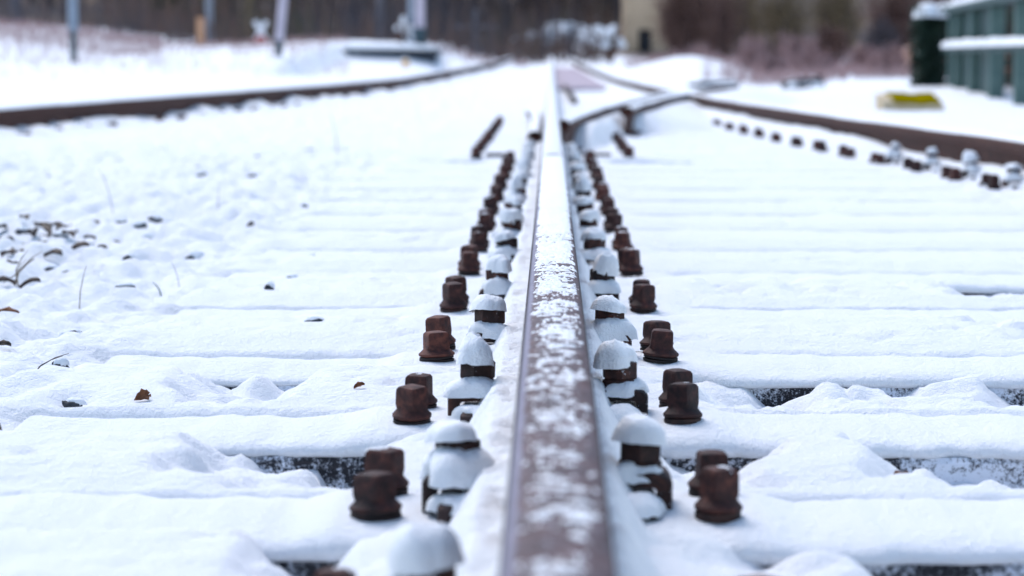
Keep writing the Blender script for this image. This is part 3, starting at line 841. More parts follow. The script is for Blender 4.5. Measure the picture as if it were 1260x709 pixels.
def stone(px, py, sx, sy, h, label, rz, group, up=0.45):
    p = on_z(px, py, -0.02); z = gz(p.x, p.y) - 0.012
    mb = MB()
    ico = bpy.data.meshes.new('tmp')
    import bmesh
    bm = bmesh.new(); bmesh.ops.create_icosphere(bm, subdivisions=2, radius=1)
    sd_ = rnd.random() * 50
    vs = []
    for v in bm.verts:
        k = 0.45 + 1.1 * float(fbm(np.array(v.co.x * 1.9 + sd_), np.array(v.co.y * 1.9 + v.co.z * 1.4 + sd_), 3))
        vs.append((v.co.x * k * sx / 2, v.co.y * k * sy / 2, v.co.z * k * h / 2))
    fs = [tuple(x.index for x in f.verts) for f in bm.faces]
    bm.free(); bpy.data.meshes.remove(ico)
    o = new_obj('ballast_stone', vs, fs, M_STONE)
    o.location = (p.x, p.y, z + h * (up - 0.5) + 0.006); o.rotation_euler = (rnd.uniform(-.2, .2), rnd.uniform(-.2, .2), rz)
    tag(o, label, 'stone', group)
    c = lump('snow_cap', sx * 0.92, sy * 0.8, h * 0.28, rnd.random() * 30, M_CAP, o, 2.2, 0.004, 2.2, 0.7)
    c.location = (0.05 * sx, sy * 0.10, h * 0.40)
    return o
G_ST = 'dark stones showing through the snow on the left'
for px, py, sx, sy, h, l in [
    (248, 228, .050, .05, .040, 'small black stone high in the left snowfield, standing on its own'),
    (222, 336, .050, .04, .034, 'dark elongated stone in the middle of the left snowfield'),
    (240, 325, .045, .03, .034, 'dark stone tip just behind the elongated one in the left snowfield'),
    (282, 352, .042, .04, .026, 'flat dark stone right of the elongated one in the left snowfield'),
    (181, 309, .036, .03, .030, 'dark bluish stone right of the leaf litter patch'),
    (160, 338, .030, .03, .024, 'small bluish stone below the leaf litter patch'),
    (312, 228, .050, .03, .020, 'flat bluish stone high in the left snowfield'),
    (204, 257, .060, .03, .018, 'thin dark stone streak below the small black stone'),
    (332, 374, .020, .02, .026, 'tiny pointed dark stone left of the middle rail'),
    (74, 463, .026, .02, .022, 'small blue-grey stone low at the left'),
    (90, 510, .028, .02, .014, 'dark hollow stone left of the standing brown leaf'),
    (342, 482, .030, .02, .016, 'bluish stone between lumps left of the second fastening'),
    (334, 282, .022, .02, .016, 'tiny bluish stone upper right of the flat dark one'),
    (374, 263, .022, .02, .018, 'tiny bluish stone near the top right of the left snowfield'),
    (384, 329, .024, .02, .012, 'faint dark stone left of the screws in mid distance'),
    (380, 192, .060, .04, .022, 'blurred bluish stone at the far side of the left snowfield')]:
    stone(px, py, sx, sy, h, l, rnd.uniform(-0.5, 0.5), G_ST, 0.62)
for i, (px, py) in enumerate([(100, 262), (50, 250), (130, 290), (148, 285), (20, 310), (110, 330), (85, 340), (28, 300), (190, 282), (170, 294), (75, 305)]):
    stone(px, py, rnd.uniform(.03, .06), .03, .02, 'small dark stone in the leaf litter patch at the left', rnd.uniform(-.5, .5), 'dark stones in the leaf litter patch', 0.6)
for k in range(30):
    px = 60 + 330 * rnd.random() ** 1.6; py = rnd.uniform(165, 440)
    w = rnd.uniform(.012, .032)
    stone(px, py, w * 1.5, w, w * rnd.uniform(.5, .8), 'tiny dark speck of ballast in the left snowfield', rnd.uniform(-.6, .6), 'tiny dark specks of ballast in the left snowfield', 0.60)
def stem(px, py, h, lean, label, mat_=M_GRASS, n=1, r=0.0011, name='weed_stalk', cat='stalk'):
    p = on_z(px, py, -0.02); z = gz(p.x, p.y)
    mb = MB()
    for k in range(n):
        lx = lean + rnd.uniform(-0.25, 0.25) * (n > 1); hh = h * rnd.uniform(0.7, 1.0) if n > 1 else h
        pts = [(0.01 * k * rnd.uniform(-1, 1), 0, -0.01), (lx * hh * 0.3, 0.0, hh * 0.45), (lx * hh * 0.75, 0.01, hh * 0.8), (lx * hh * 1.2, 0.015, hh)]
        mb.tube(pts, [r, r * 0.9, r * 0.7, r * 0.35], 5)
    o = mb.build(name, mat_, None, True)
    o.location = (p.x, p.y, z)
    tag(o, label, cat, 'stems standing out of the snow')
stem(416, 196, 0.19, -0.15, 'thin dry stem standing in the snow left of the distant fastenings', r=0.0022)
stem(97, 386, 0.085, 0.12, 'fine dry stem in the snow below the leaf litter patch')
stem(222, 364, 0.05, -0.35, 'short thin stem leaning beside the elongated dark stone', r=0.0007)
stem(200, 372, 0.025, -0.7, 'short green blade lying at a slant in the left snowfield', M_BLADE, r=0.0016)
stem(242, 388, 0.022, -0.8, 'second green blade lying at a slant below the first', M_BLADE, r=0.0014)
stem(40, 480, 0.030, 1.6, 'dark bent stalk low at the left', M_LEAFD, 2, 0.0010)
stem(6, 556, 0.030, -0.5, 'dark twig at the left edge near the bottom', M_LEAFD, 2, 0.0010)
stem(16, 362, 0.07, 0.5, 'tuft of dry grass in the leaf litter patch', M_GRASS, 7, 0.0014, 'weed_tuft', 'weed tuft')
stem(140, 282, 0.12, -0.3, 'pale thin stem rising above the leaf litter patch', r=0.001)
stem(268, 268, 0.09, 0.05, 'faint stem right of the small black stone', r=0.001)

# ------------------------------------------------------------------ middle distance, left
def pole(px, py0, y, h, r, label, mat_, lean=0.0, mat2=None, split=0.5, r2=None, extra=None, name='pole'):
    p = on_y(px, py0, y)
    z = p.z
    e = empty(name, (p.x, p.y, z)); tag(e, label, 'pole')
    m = MB(); zs = h * split
    m.lathe([(r * 2.2, -0.4), (r * 2.2, 0.10), (r * 1.9, 0.13), (r, 0.16), (r, zs)], 14)
    a = m.build('lower_shaft', mat2 or mat_, e, True, R(35))
    m = MB(); rr = r2 or r
    m.lathe([(rr, zs + 0.004), (rr * 1.15, zs + 0.01), (rr * 1.15, zs + 0.06), (rr, zs + 0.08), (rr * 0.75, h), (rr * 0.2, h + 0.03)], 14)
    m.build('upper_shaft', mat_, e, True, R(35))
    m = MB(); m.box(-0.6, 0.6, -0.04, 0.04, h - 0.5, h - 0.42, ch=0.01); m.build('cross_arm', mat_, e)
    e.rotation_euler = (0, lean, 0)
    return e
pole(91, 91, 46, 6.5, 0.065, 'grey-blue pole standing in the snow at the upper left', M_STEEL, 0.0, M_STEELD, 0.125, 0.095)
pole(340, 92, 46, 6.5, 0.075, 'leaning pole, dark at the foot and pale above, left of the platform', M_PALE, 0.10, M_STEELD, 0.10, 0.085)
pole(517, 76, 58, 7.0, 0.13, 'pale pinkish pole with teal foot at the right end of the platform', M_PALE, 0.0, M_STEELD, 0.115, 0.11)
pole(506, 76, 59.5, 7.0, 0.075, 'slim blue-grey pole just left of the pale pinkish one', M_STEEL, 0.0)
pole(258, 58, 66, 7.0, 0.10, 'faint blue pole against the wood behind the tan post', M_STEEL, 0.0)
pole(468, 60, 66, 7.0, 0.11, 'dim grey pole behind the platform', M_BARKP, 0.0)
pole(308, 60, 68, 7.0, 0.09, 'dim olive pole just left of the crossed sign', M_TWIGO, 0.0)
pole(585, 62, 66, 1.1, 0.07, 'short faint post right of the platform', M_BARKP, 0.0)
p = on_y(247, 65, 57); e = empty('marker_post', (p.x, p.y, p.z)); tag(e, 'short tan wooden post on the snowy bank', 'post')
m = MB(); m.box(-0.085, 0.085, -0.07, 0.07, -0.3, 0.78, ch=0.015); m.build('shaft', M_ORANGE, e)
m = MB(); m.box(-0.10, 0.10, -0.085, 0.085, 0.781, 0.82, ch=0.01); m.build('cap', M_ORANGE, e)
p = on_y(321, 56, 57); e = empty('crossed_sign', (p.x, p.y, p.z)); tag(e, 'small white X-shaped sign on a red base, on the snowy bank', 'sign')
for s in (-1, 1):
    m = MB(); m.box(-0.055, 0.055, -0.012 + 0.013 * s, 0.012 + 0.013 * s, -0.27, 0.27, M=Matrix.Translation((0, 0, 0.34)) @ Matrix.Rotation(s * 0.55, 4, 'Y'), ch=0.004); m.build('arm', M_WHITE, e)
m = MB(); m.add([(-.2,-.03,0),(.2,-.03,0),(.09,-.03,.22),(-.09,-.03,.22),(-.2,.03,0),(.2,.03,0),(.09,.03,.22),(-.09,.03,.22)], [(0,1,2,3),(5,4,7,6),(1,5,6,2),(4,0,3,7),(3,2,6,7),(4,5,1,0)]); m.build('base', M_RED, e)
m = MB(); m.box(-0.03, 0.03, 0.05, 0.09, -0.4, 0.6); m.build('post', M_STEELD, e)

# loading platform with snow on it
p0 = on_y(424, 79, 54.5); p1 = on_y(536, 79, 54.5)
e = empty('platform', (p0.x, p0.y, p0.z)); tag(e, 'low dark platform edge with snow on top at the upper left', 'platform')
L = p1.x - p0.x
m = MB(); vs = [(0, 0, 0.16), (L, 0, -0.05), (L, 0, 0.26), (0, 0, 0.26), (0, 9, 0.16), (L, 9, -0.05), (L, 9, 0.26), (0, 9, 0.26)]
vs = [(0,0,0.02),(L,0,-0.25),(L,0,0.27),(0,0,0.27),(0,9,0.02),(L,9,-0.25),(L,9,0.27),(0,9,0.27)]
m.add(vs, [(0,1,2,3),(5,4,7,6),(1,5,6,2),(4,0,3,7),(3,2,6,7),(4,5,1,0)]); m.build('side_wall', M_CONC, e)
m = MB(); m.box(-0.05, L + 0.05, -0.06, 9, 0.272, 0.31, ch=0.01); m.build('edge_slab', M_CONC, e)
m = MB(); m.box(-0.04, L + 0.04, -0.05, 9, 0.312, 0.42, ch=0.05); m.build('snow_cover', M_SNOW, e)
p = on_y(499, 84, 53); e = empty('signal_lamp', p); tag(e, 'small amber marker in front of the platform', 'marker lamp')
m = MB(); m.lathe([(0.03, -0.3), (0.03, 0.02), (0.075, 0.03), (0.075, 0.16), (0.03, 0.19)], 12); m.build('housing', M_LAMP, e, True, R(35))
m = MB(); m.lathe([(0.08, 0.19), (0.075, 0.21), (0.03, 0.23)], 12); m.build('snow_cap', M_CAP, e, True)
def snowy_bush(px, py, y, w, h, label, n=26):
    p = on_y(px, py, y); e = empty('snowy_bush', p); tag(e, label, 'bush')
    mb = MB()
    for k in range(n * 3):
        a = rnd.uniform(0, 6.28); q = rnd.uniform(0.1, 0.5) * w; hh = h * rnd.uniform(0.4, 1)
        mb.tube([(0, 0, -0.1), (math.cos(a) * q * .5, math.sin(a) * q * .5, hh * .5), (math.cos(a) * q, math.sin(a) * q, hh)], [.018, .012, .005], 4)
    mb.build('twigs', M_TWIG, e)
    for k in range(n):
        a = rnd.uniform(0, 6.28); q = rnd.uniform(0.0, 0.45) * w; hh = h * rnd.uniform(0.25, 0.95)
        o = lump('snow_clump', rnd.uniform(.10, .26) * w + .05, rnd.uniform(.10, .26) * w + .05, rnd.uniform(.07, .15), k + px, M_CAP, e, 2, 0.03, 2.2, 1.0)
        o.location = (math.cos(a) * q, math.sin(a) * q, hh)
        o.rotation_euler = (rnd.uniform(-.4, .4), rnd.uniform(-.4, .4), 0)
snowy_bush(497, 64, 58, 0.42, 0.80, 'white snow-laden bush beside the pale pole at the platform end', 12)
for px, py, y_, w_, h_, l_, n_ in [
    (700, 60, 70, 1.7, 0.70, 'broad snow-laden bush far off above the end of the middle rail', 24),
    (664, 62, 72, 1.3, 0.50, 'low snow-laden bush left of the broad one above the middle rail', 18),
    (727, 70, 66, 1.0, 0.75, 'snow-laden bush between the broad one and the hut', 18),
    (752, 72, 62, 0.8, 0.85, 'grey snowy bush at the left corner of the ochre hut', 18),
    (640, 60, 74, 0.8, 0.35, 'small snowy bush at the right end of the dark wood', 10)]:
    snowy_bush(px, py, y_, w_, h_, l_, n_)

# ------------------------------------------------------------------ middle distance, right
# ochre hut
p = on_y(768, 72, 72); e = empty('ochre_hut', (p.x, p.y, p.z)); tag(e, 'ochre rendered hut with a dark doorway behind the bushes', 'hut')
Wd, Dp, Ht = 3.4, 3.0, 2.9
dx0, dx1, dz1 = 0.42, 0.80, 0.86
m = MB()
m.box(0, dx0, 0, 0.25, -0.4, Ht); m.box(dx1, Wd, 0.001, 0.25, -0.4, Ht); m.box(dx0 + .0005, dx1 - .0005, 0.002, 0.25, dz1, Ht); m.box(dx0 + .0005, dx1 - .0005, 0.002, 0.25, -0.4, 0.10)
m.box(0.002, 0.25, 0.2505, Dp, -0.4, Ht); m.box(Wd - 0.25, Wd - .002, 0.2505, Dp, -0.4, Ht); m.box(0.2505, Wd - .2505, Dp - 0.25, Dp - .001, -0.4, Ht)
m.build('wall', M_WALL, e)
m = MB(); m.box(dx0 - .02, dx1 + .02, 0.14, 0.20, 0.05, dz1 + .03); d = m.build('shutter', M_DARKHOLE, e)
m = MB(); m.box(dx1 - 0.09, dx1 - 0.06, 0.11, 0.14, 0.42, 0.50, ch=0.004); m.build('handle', M_STEEL, d)
m = MB(); m.add([(-.25,-.3,Ht),(Wd+.25,-.3,Ht),(Wd+.25,Dp+.3,Ht),(-.25,Dp+.3,Ht),(-.25,Dp/2,Ht+1.1),(Wd+.25,Dp/2,Ht+1.1)], [(3,2,1,0),(0,1,5,4),(2,3,4,5),(0,4,3),(1,2,5)]); rf = m.build('roof', M_ROOF, e)
m = MB(); m.add([(-.25,-.3,Ht+.03),(Wd+.25,-.3,Ht+.03),(Wd+.25,Dp/2,Ht+1.15),(-.25,Dp/2,Ht+1.15),(-.25,-.3,Ht+.12),(Wd+.25,-.3,Ht+.12),(Wd+.25,Dp/2,Ht+1.25),(-.25,Dp/2,Ht+1.25)], [(3,2,1,0),(4,5,6,7),(0,1,5,4),(1,2,6,5),(2,3,7,6),(3,0,4,7)]); m.build('roof_snow', M_SNOW, rf)

# green slatted fence
FA = Vector((4.02, 20.2, 0)); FB = Vector((4.62, 28.0, 0))
fd = (FB - FA); FL = fd.length; fd.normalize(); fang = math.atan2(fd.y, fd.x)
fz = float(bigform(np.array([4.3]), np.array([24.0]))[0]) - 0.02
e = empty('metal_fence', (FA.x, FA.y, fz), fang); tag(e, 'grey-green metal fence with snow on its rails at the right edge', 'fence')
FH = 0.95
POSTS = [1.0, 3.15, 5.15, 6.9, 7.75]
def fp():
    mb = MB(); mb.box(-0.07, 0.07, -0.07, 0.07, -0.3, FH - 0.045, ch=0.012); return mb
for xk in POSTS + [-1.2]:
    o = part('post', fp, M_FENCE, e, 'fpost'); o.location = (xk, 0, 0)
for a_, b_ in zip(POSTS[1:-1], POSTS[2:]):
    m = MB(); m.box(a_ + 0.072, b_ - 0.072, -0.05, -0.03, -0.1, FH - 0.05, ch=0.004); m.build('panel', M_FENCED, e)
for zc, nm in ((0.50, 'middle_rail'), (FH - 0.005, 'top_rail')):
    m = MB(); m.box(-1.35, FL + 0.1, 0.071, 0.12, zc - 0.035, zc + 0.03, ch=0.006) if zc < 0.8 else m.box(-1.35, FL + 0.1, -0.075, 0.12, zc - 0.038, zc + 0.03, ch=0.006)
    m.build(nm, M_FENCED, e)
    xk = -1.3
    j = 0
    while xk < FL:
        ll = rnd.uniform(0.45, 0.75)
        o = lump('rail_snow', ll, 0.12, rnd.uniform(0.05, 0.075), 40 + j + zc * 20, M_CAP, e, 5, 0.01, 5, 0.25)
        o.location = (xk + ll / 2, 0.085 if zc < 0.8 else 0.03, zc + 0.026); xk += ll + rnd.uniform(0.02, 0.10); j += 1
# dark panels standing behind the fence gaps: an evergreen hedge row
def leafy(name, c, sx, sy, sz, n, size, mat_, parent):
    mb = MB()
    for k in range(n):
        u = Vector((rnd.uniform(-1, 1), rnd.uniform(-1, 1), rnd.uniform(-1, 1)))
        m_ = max(abs(u.x), abs(u.y), abs(u.z)); u = u / m_ * rnd.uniform(0.25, 1.12) * (0.86 + 0.3 * float(vnoise(np.array(u.x * 2 + 7.0), np.array(u.z * 3 + u.y))))
        q = Vector((c[0] + u.x * sx / 2, c[1] + u.y * sy / 2, c[2] + u.z * sz / 2))
        a = Vector((rnd.gauss(0, 1), rnd.gauss(0, 1), rnd.gauss(0, 1))).normalized(); b = a.orthogonal().normalized()
        s = size * rnd.uniform(0.6, 1.3)
        mb.add([q - a * s, q + b * s * .45, q + a * s, q - b * s * .45], [(0, 1, 2, 3)])
    return mb.build(name, mat_, parent)
p = on_y(1148, 104, 28.3); hz0 = fz
e = empty('clipped_hedge', (p.x, p.y, hz0)); tag(e, 'dark green clipped hedge with a snow cap at the end of the fence', 'hedge')
leafy('foliage', (0, 0.3, 0.42), 0.34, 0.6, 0.98, 5000, 0.045, M_HEDGE, e)
m = MB(); m.tube([(0, .3, -.1), (0.01, .3, .5)], [.03, .015], 6); m.build('stem', M_BARK, e)
for k, (dx, dz, w) in enumerate([(-0.06, 0.90, 0.32), (0.12, 0.90, 0.2)]):
    o = lump('snow_cap', w, 0.4, 0.12, 70 + k, M_CAP, e, 2.6, 0.03, 2.4, 0.6); o.location = (dx, 0.15 if k < 2 else 0.0, dz)
e = empty('background_hedge', (4.9, 21.0, fz)); tag(e, 'dark brownish hedge seen between the posts of the green fence', 'hedge')
leafy('foliage', (0.22, 3.0, 0.45), 0.35, 8.4, 1.25, 5200, 0.05, M_HEDGE, e)
m = MB()
for k in range(60):
    yy = rnd.uniform(-1.2, 7.0); m.tube([(0.2, yy, -.2), (0.2 + rnd.uniform(-.1, .1), yy + rnd.uniform(-.2, .2), rnd.uniform(.6, 1.2))], [.02, .006], 4)
m.build('stem', M_TWIG, e)

# yellow cover half sunk in the snow
p = on_z(1124, 135, 0.0)
zz = gz(p.x, p.y)
e = empty('yellow_cover', (p.x, p.y, zz + 0.015), 0.0); tag(e, 'yellow plastic cover with tan rim lying half sunk in the snow', 'cover')
def wedge(name, mat_, x0, x1, y0, y1, zf, zb, zbot, par):
    mb = MB(); n = 10; vs = []
    for i in range(n + 1):
        x = x0 + (x1 - x0) * i / n; w = 0.003 * math.sin(i * 1.9) + 0.006 * math.sin(i * .8)
        vs += [(x, y0, zbot), (x, y0, zf + w), (x, y1, zb + w), (x, y1, zbot)]
    fs = [(3, 2, 1, 0), (n*4, n*4+1, n*4+2, n*4+3)]
    for i in range(n):
        for k in range(4):
            j = (k + 1) % 4; fs.append((i*4+k, i*4+j, i*4+4+j, i*4+4+k))
    mb.add(vs, [tuple(reversed(f)) for f in fs]); return mb.build(name, mat_, par, False)
wedge('lid', M_YEL, -0.17, 0.22, -0.02, 0.5, 0.06, 0.125, 0.0, e)
wedge('front_rim', M_TAN, -0.19, 0.24, -0.05, -0.021, 0.035, 0.035, -0.03, e)
wedge('side_rim', M_TAN, -0.25, -0.172, -0.02, 0.45, 0.07, 0.115, -0.03, e)
# coil of cable
p = on_z(988, 110, 0.0); zz = gz(p.x, p.y)
e = empty('cable_coil', (p.x, p.y, zz)); tag(e, 'black coil of cable lying in the snow beyond the right-hand rail', 'cable coil')
for k in range(4):
    pts = []
    for i in range(29):
        a = i / 28 * 2 * math.pi
        r = 0.27 - 0.012 * k
        pts.append((r * math.cos(a), 0.5 * r * math.sin(a) + 0.02 * k, 0.03 + 0.022 * k + 0.055 * math.sin(a + 0.5 * k) + 0.02 * math.sin(3 * a + k)))
    m = MB(); m.tube(pts, 0.011, 6, cap=False); m.build('loop', M_CABLE, e, True)
m = MB(); m.tube([(0.05, -0.1, 0.03), (0.13, -0.02, .085), (0.2, 0.05, .06), (0.24, 0.1, 0.03)], 0.011, 6); m.build('tail', M_CABLE, e, True)
for k, (dx, dy) in enumerate([(-.12, -.02), (.03, .06), (.17, -.03)]):
    o = lump('snow_patch', .2, .16, .05, 95 + k, M_CAP, e, 2, .01, 2, .8); o.location = (dx, dy, 0.03)
# switch gear box in the snow
p = on_z(885, 107.5, 0.0); zz = gz(p.x, p.y)
e = empty('switch_box', (p.x, p.y, zz)); tag(e, 'flat dark switch box in the snow beyond the rail crossing', 'switch box')
m = MB(); m.box(-0.30, 0.26, -0.14, 0.14, -0.05, 0.075, ch=0.012); m.build('housing', M_CONC, e)
m = MB(); m.box(-0.42, -0.302, -0.03, 0.03, 0.0, 0.05, ch=0.008); m.build('rod', M_CONC, e)
o = lump('snow_cover', 0.54, 0.30, 0.035, 99, M_CAP, e, 5, .004, 4, .15); o.location = (-.02, 0.02, 0.074)
# crossing deck across the track
e = empty('crossing_deck', (0, 0, 0)); tag(e, 'greyish pink plank crossing laid right of the middle rail far away', 'crossing')
for k in range(9):
    y0 = 30 + k * 2.2
    zz = float(rise(y0 + 1.1)) + 0.035
    def dk():
        mb = MB(); mb.box(0.06, 0.78, 0, 2.16, -0.05, 0.0, ch=0.01); return mb
    o = part('plank', dk, M_DECK, e, 'deckplank'); o.location = (0, y0, zz); o.rotation_euler = (0.007, 0, 0)

# ------------------------------------------------------------------ wood and bushes
def twig_tree(mb_t, mb_c, base, h, r, seed, spread=0.35, branches=9, tw=10, z_first=0.5):
    q = random.Random(seed)
    pts = []; x = y = 0
    for k in range(7):
        pts.append(Vector((base[0] + x, base[1] + y, base[2] - 0.3 + (h + 0.3) * k / 6))); x += q.uniform(-.04, .04) * h * .15; y += q.uniform(-.04, .04) * h * .15
    rad = [r * (1.35 if k == 0 else 1 - 0.13 * k) for k in range(7)]
    mb_t.tube(pts, rad, 8)
    for b in range(branches):
        t = q.uniform(z_first / h if h > 0 else 0.2, 0.98); k = min(5, int(t * 6)); p0 = pts[k].lerp(pts[k + 1], t * 6 - k)
        a = q.uniform(0, 6.28); L = h * q.uniform(0.12, 0.30); d = Vector((math.cos(a), math.sin(a), q.uniform(0.15, 0.9))).normalized()
        p1 = p0 + d * L * .5; p2 = p1 + (d + Vector((0, 0, .35))).normalized() * L * .5
        rb = rad[k] * 0.4
        mb_t.tube([p0, p1, p2], [rb, rb * .6, rb * .25], 5)
        for s in range(tw):
            u = q.random(); pp = p0.lerp(p1, u * 2) if u < .5 else p1.lerp(p2, u * 2 - 1)
            dd = (d + Vector((q.gauss(0, .6), q.gauss(0, .6), q.gauss(.1, .5)))).normalized(); l2 = L * q.uniform(.2, .5)
            mb_c.tube([pp, pp + dd * l2 * .6, pp + (dd + Vector((0, 0, -.15))) * l2], [.012, .008, .003], 3, cap=False)
def tree(px, y, h, r, label, mat_=M_BARK, tw=M_TWIG, group=None, seed=0, name='bare_tree'):
    d = on_y(px, 40, y); z = hill_z(d.x, y)
    e = empty(name, (d.x, y, z)); tag(e, label, 'tree', group)
    a, b = MB(), MB(); twig_tree(a, b, (0, 0, 0), h, r, seed)
    a.build('trunk', mat_, e, True); b.build('crown', tw, e)
G_T = 'bare trees of the wood behind the bank'
TR = [(20, 78, M_BARKP), (60, 84, M_BARK), (165, 76, M_BARK), (232, 74, M_BARK), (283, 79, M_BARK), (372, 75, M_BARK), (405, 82, M_BARK), (437, 77, M_BARK), (545, 76, M_BARK), (567, 83, M_BARK), (604, 78, M_BARK), (622, 75, M_BARK), (655, 84, M_BARKP), (672, 80, M_BARK), (692, 86, M_BARK), (715, 82, M_BARK), (735, 88, M_BARK), (752, 83, M_BARK)]
for i, (px, y, mm) in enumerate(TR):
    tree(px, y, rnd.uniform(8, 11), rnd.uniform(.12, .22), 'dark bare tree of the blurred wood along the top of the picture', mm, M_TWIG, G_T, i + 3)
# undergrowth and farther trunks: one mass nobody could count
a = MB()
for k in range(420):
    px = rnd.uniform(-60, 800); y = rnd.uniform(80, 112); d = on_y(px, 40, y); z = hill_z(d.x, y)
    hh = rnd.uniform(5, 9); r_ = rnd.uniform(.05, .16)
    a.tube([(d.x, y, z - .3), (d.x + rnd.uniform(-.2, .2), y, z + hh * .5), (d.x + rnd.uniform(-.5, .5), y, z + hh)], [r_, r_ * .8, r_ * .3], 5)
tag(a.build('far_wood', M_BARK), 'mass of dark trunks far up the slope', None, None, 'stuff')
a = MB()
for k in range(4200):
    px = rnd.uniform(-60, 752); y = 58 + 24 * rnd.random() ** 0.6; d = on_y(px, 40, y); z = hill_z(d.x, y)
    if px < 140 and rnd.random() < 0.75: continue
    hh = rnd.uniform(.5, 1.7); s = rnd.uniform(-.5, .5)
    a.tube([(d.x, y, z - .1), (d.x + s * .4, y + rnd.uniform(-.2, .2), z + hh * .6), (d.x + s, y + rnd.uniform(-.4, .4), z + hh)], [.017, .012, .004], 3, cap=False)
tag(a.build('undergrowth', M_UNDER), 'tangled brown undergrowth at the edge of the wood', None, None, 'stuff')
def shrub(px, py, y, w, h, label, mat_, n=150, seed=0, group=None):
    q = random.Random(seed)
    p = on_y(px, py, y); z = float(bigform(np.array([p.x]), np.array([y]))[0]) if y < 66 else hill_z(p.x, y)
    mb = MB(); st_ = MB()
    for k in range(n):
        a_ = q.uniform(0, 6.28); rr = w / 2 * q.uniform(.15, 1) ; hh = h * q.uniform(.45, 1.05) * (1 - 0.35 * (rr / w * 2) ** 2)
        b0 = Vector((math.cos(a_) * rr * .25, math.sin(a_) * rr * .25, -.1)); b2 = Vector((math.cos(a_) * rr, math.sin(a_) * rr, hh))
        b1 = b0.lerp(b2, .5) + Vector((q.uniform(-.1, .1), q.uniform(-.1, .1), .12)) * h * .5
        (st_ if k % 4 == 0 else mb).tube([b0, b1, b2], [.016, .011, .004], 3, cap=False)
        for s in range(6):
            t = q.uniform(.25, 1); pp = b0.lerp(b1, t * 2) if t < .5 else b1.lerp(b2, t * 2 - 1)
            dd = Vector((q.gauss(0, .7), q.gauss(0, .7), q.gauss(.4, .5))).normalized() * h * q.uniform(.1, .28)
            mb.tube([pp, pp + dd], [.007, .003], 3, cap=False)
    e = empty('bare_shrub', (p.x, y, z)); tag(e, label, 'shrub', group)
    mb.build('twigs', mat_, e); st_.build('stem', M_BARK, e)
G_S = 'bare shrubs on the right-hand bank'
shrub(842, 70, 58, 1.35, 2.6, 'dark maroon-brown shrub right beside the ochre hut', M_TWIG, 420, 1, G_S)
shrub(882, 60, 62, 1.6, 2.4, 'brown shrub just right of the maroon one by the hut', M_TWIG, 180, 2, G_S)
shrub(862, 60, 55, 0.9, 0.55, 'small pinkish shrub low in front of the brown shrubs', M_TWIGP, 80, 3, G_S)
shrub(928, 60, 43, 0.8, 0.65, 'pinkish-grey frosted shrub at the right end of the snow mound', M_TWIGP, 120, 4, G_S)
shrub(978, 75, 43, 0.9, 0.7, 'lavender-grey shrub above the coil of cable', M_TWIGP, 120, 5, G_S)
shrub(910, 40, 66, 2.0, 2.6, 'olive shrub high up behind the snow mound', M_TWIGO, 200, 6, G_S)
shrub(965, 40, 64, 2.0, 2.4, 'brown-olive shrub above the lavender-grey shrub', M_TWIGO, 200, 7, G_S)
shrub(1020, 60, 46, 0.9, 0.9, 'brown shrub right of the coil of cable', M_TWIG, 150, 8, G_S)
shrub(1060, 80, 41, 0.8, 0.5, 'low pale pinkish shrub left of the earth bank', M_TWIGP, 90, 9, G_S)
shrub(1000, 80, 39, 0.9, 0.45, 'low reddish scrub right above the coil of cable', M_TWIGP, 150, 21, G_S)
shrub(1095, 80, 37, 0.8, 0.50, 'low reddish scrub in front of the earth bank', M_TWIGP, 150, 22, G_S)
shrub(950, 80, 40, 0.8, 0.40, 'low reddish scrub at the foot of the snow mound', M_TWIGP, 130, 23, G_S)
shrub(1030, 30, 66, 2.0, 2.6, 'olive-brown shrub at the top right of the middle bank', M_TWIGO, 200, 10, G_S)
shrub(1085, 50, 47, 0.9, 0.95, 'dark brown shrub over the earth bank', M_BARK, 170, 11, G_S)
shrub(1105, 30, 58, 2.0, 2.6, 'reddish-brown shrub behind the earth bank', M_TWIG, 200, 12, G_S)
shrub(1175, 30, 56, 2.0, 2.6, 'brown shrub partly hidden by the green fence', M_TWIG, 160, 13, G_S)
shrub(1235, 30, 54, 2.0, 2.6, 'brown shrub at the far right behind the green fence', M_TWIG, 160, 14, G_S)
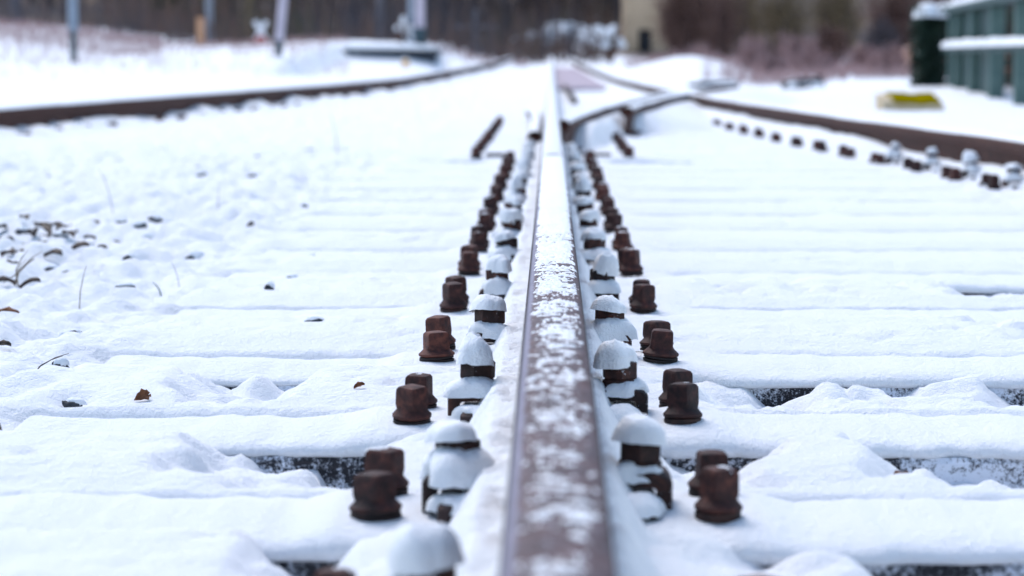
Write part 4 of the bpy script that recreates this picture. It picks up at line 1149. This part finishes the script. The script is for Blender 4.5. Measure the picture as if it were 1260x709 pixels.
# evergreen in the wood
d = on_y(205, 30, 72); z = hill_z(d.x, 72)
e = empty('young_spruce', (d.x, 72, z)); tag(e, 'dark green young evergreen at the top left of the wood', 'tree')
m = MB(); m.tube([(0, 0, -.2), (0, 0, 4.0)], [.09, .02], 7); m.build('trunk', M_BARK, e)
mb = MB()
for k in range(2600):
    t = rnd.random() ** 1.3; zz = 0.9 + t * 3.2; rr = (1 - t) * 0.75 * rnd.uniform(.2, 1); a_ = rnd.uniform(0, 6.28)
    q = Vector((math.cos(a_) * rr, math.sin(a_) * rr, zz - rr * .35)); dv = Vector((math.cos(a_), math.sin(a_), -.3)) * .12; sv = Vector((-math.sin(a_), math.cos(a_), rnd.uniform(-.5, .5))) * .035
    mb.add([q - dv, q + sv, q + dv, q - sv], [(0, 1, 2, 3)])
mb.build('crown', M_NEEDLE, e)


# straw and dead stalks pricking through the snow of the banks: uncountable
a = MB()
def straw(px0, px1, y0, y1, n, h0, h1, r, pw=1.0):
    for k in range(n):
        y = y0 + (y1 - y0) * rnd.random() ** pw; d = on_y(rnd.uniform(px0, px1), 60, y)
        z = float(bigform(np.array([d.x]), np.array([y]))[0]); hh = rnd.uniform(h0, h1); s_ = rnd.uniform(-.6, .6) * hh
        a.tube([(d.x, y, z - .02), (d.x + s_ * .4, y, z + hh * .6), (d.x + s_, y + rnd.uniform(-.1, .1), z + hh * .9)], [r, r * .8, r * .3], 3, cap=False)
straw(-40, 430, 36, 60, 2600, .05, .22, .007, 0.45)
straw(-40, 200, 46, 60, 1600, .10, .28, .008, 0.6)
straw(865, 1150, 36, 46, 900, .06, .2, .007)
straw(890, 1150, 33, 46, 1100, .06, .22, .007)
straw(925, 1140, 33, 46, 1000, .06, .22, .007)
straw(770, 930, 49, 54, 500, .1, .3, .007)
straw(530, 650, 54, 62, 500, .05, .2, .007)
tag(a.build('dead_grass', M_TWIGP), 'dead grass pricking through the snowy banks', None, None, 'stuff')
# short rod lying right of the middle rail beyond the branching
p0, p1 = on_z(694, 106, 0.03), on_z(707, 124, 0.03)
m = MB(); m.tube([p0, p0.lerp(p1, .5) + Vector((0, 0, .01)), p1], [.03, .03, .03], 8)
tag(m.build('steel_rod', M_PLATE, None, True, R(40)), 'short dark rod lying right of the middle rail beyond the branching', 'rod')
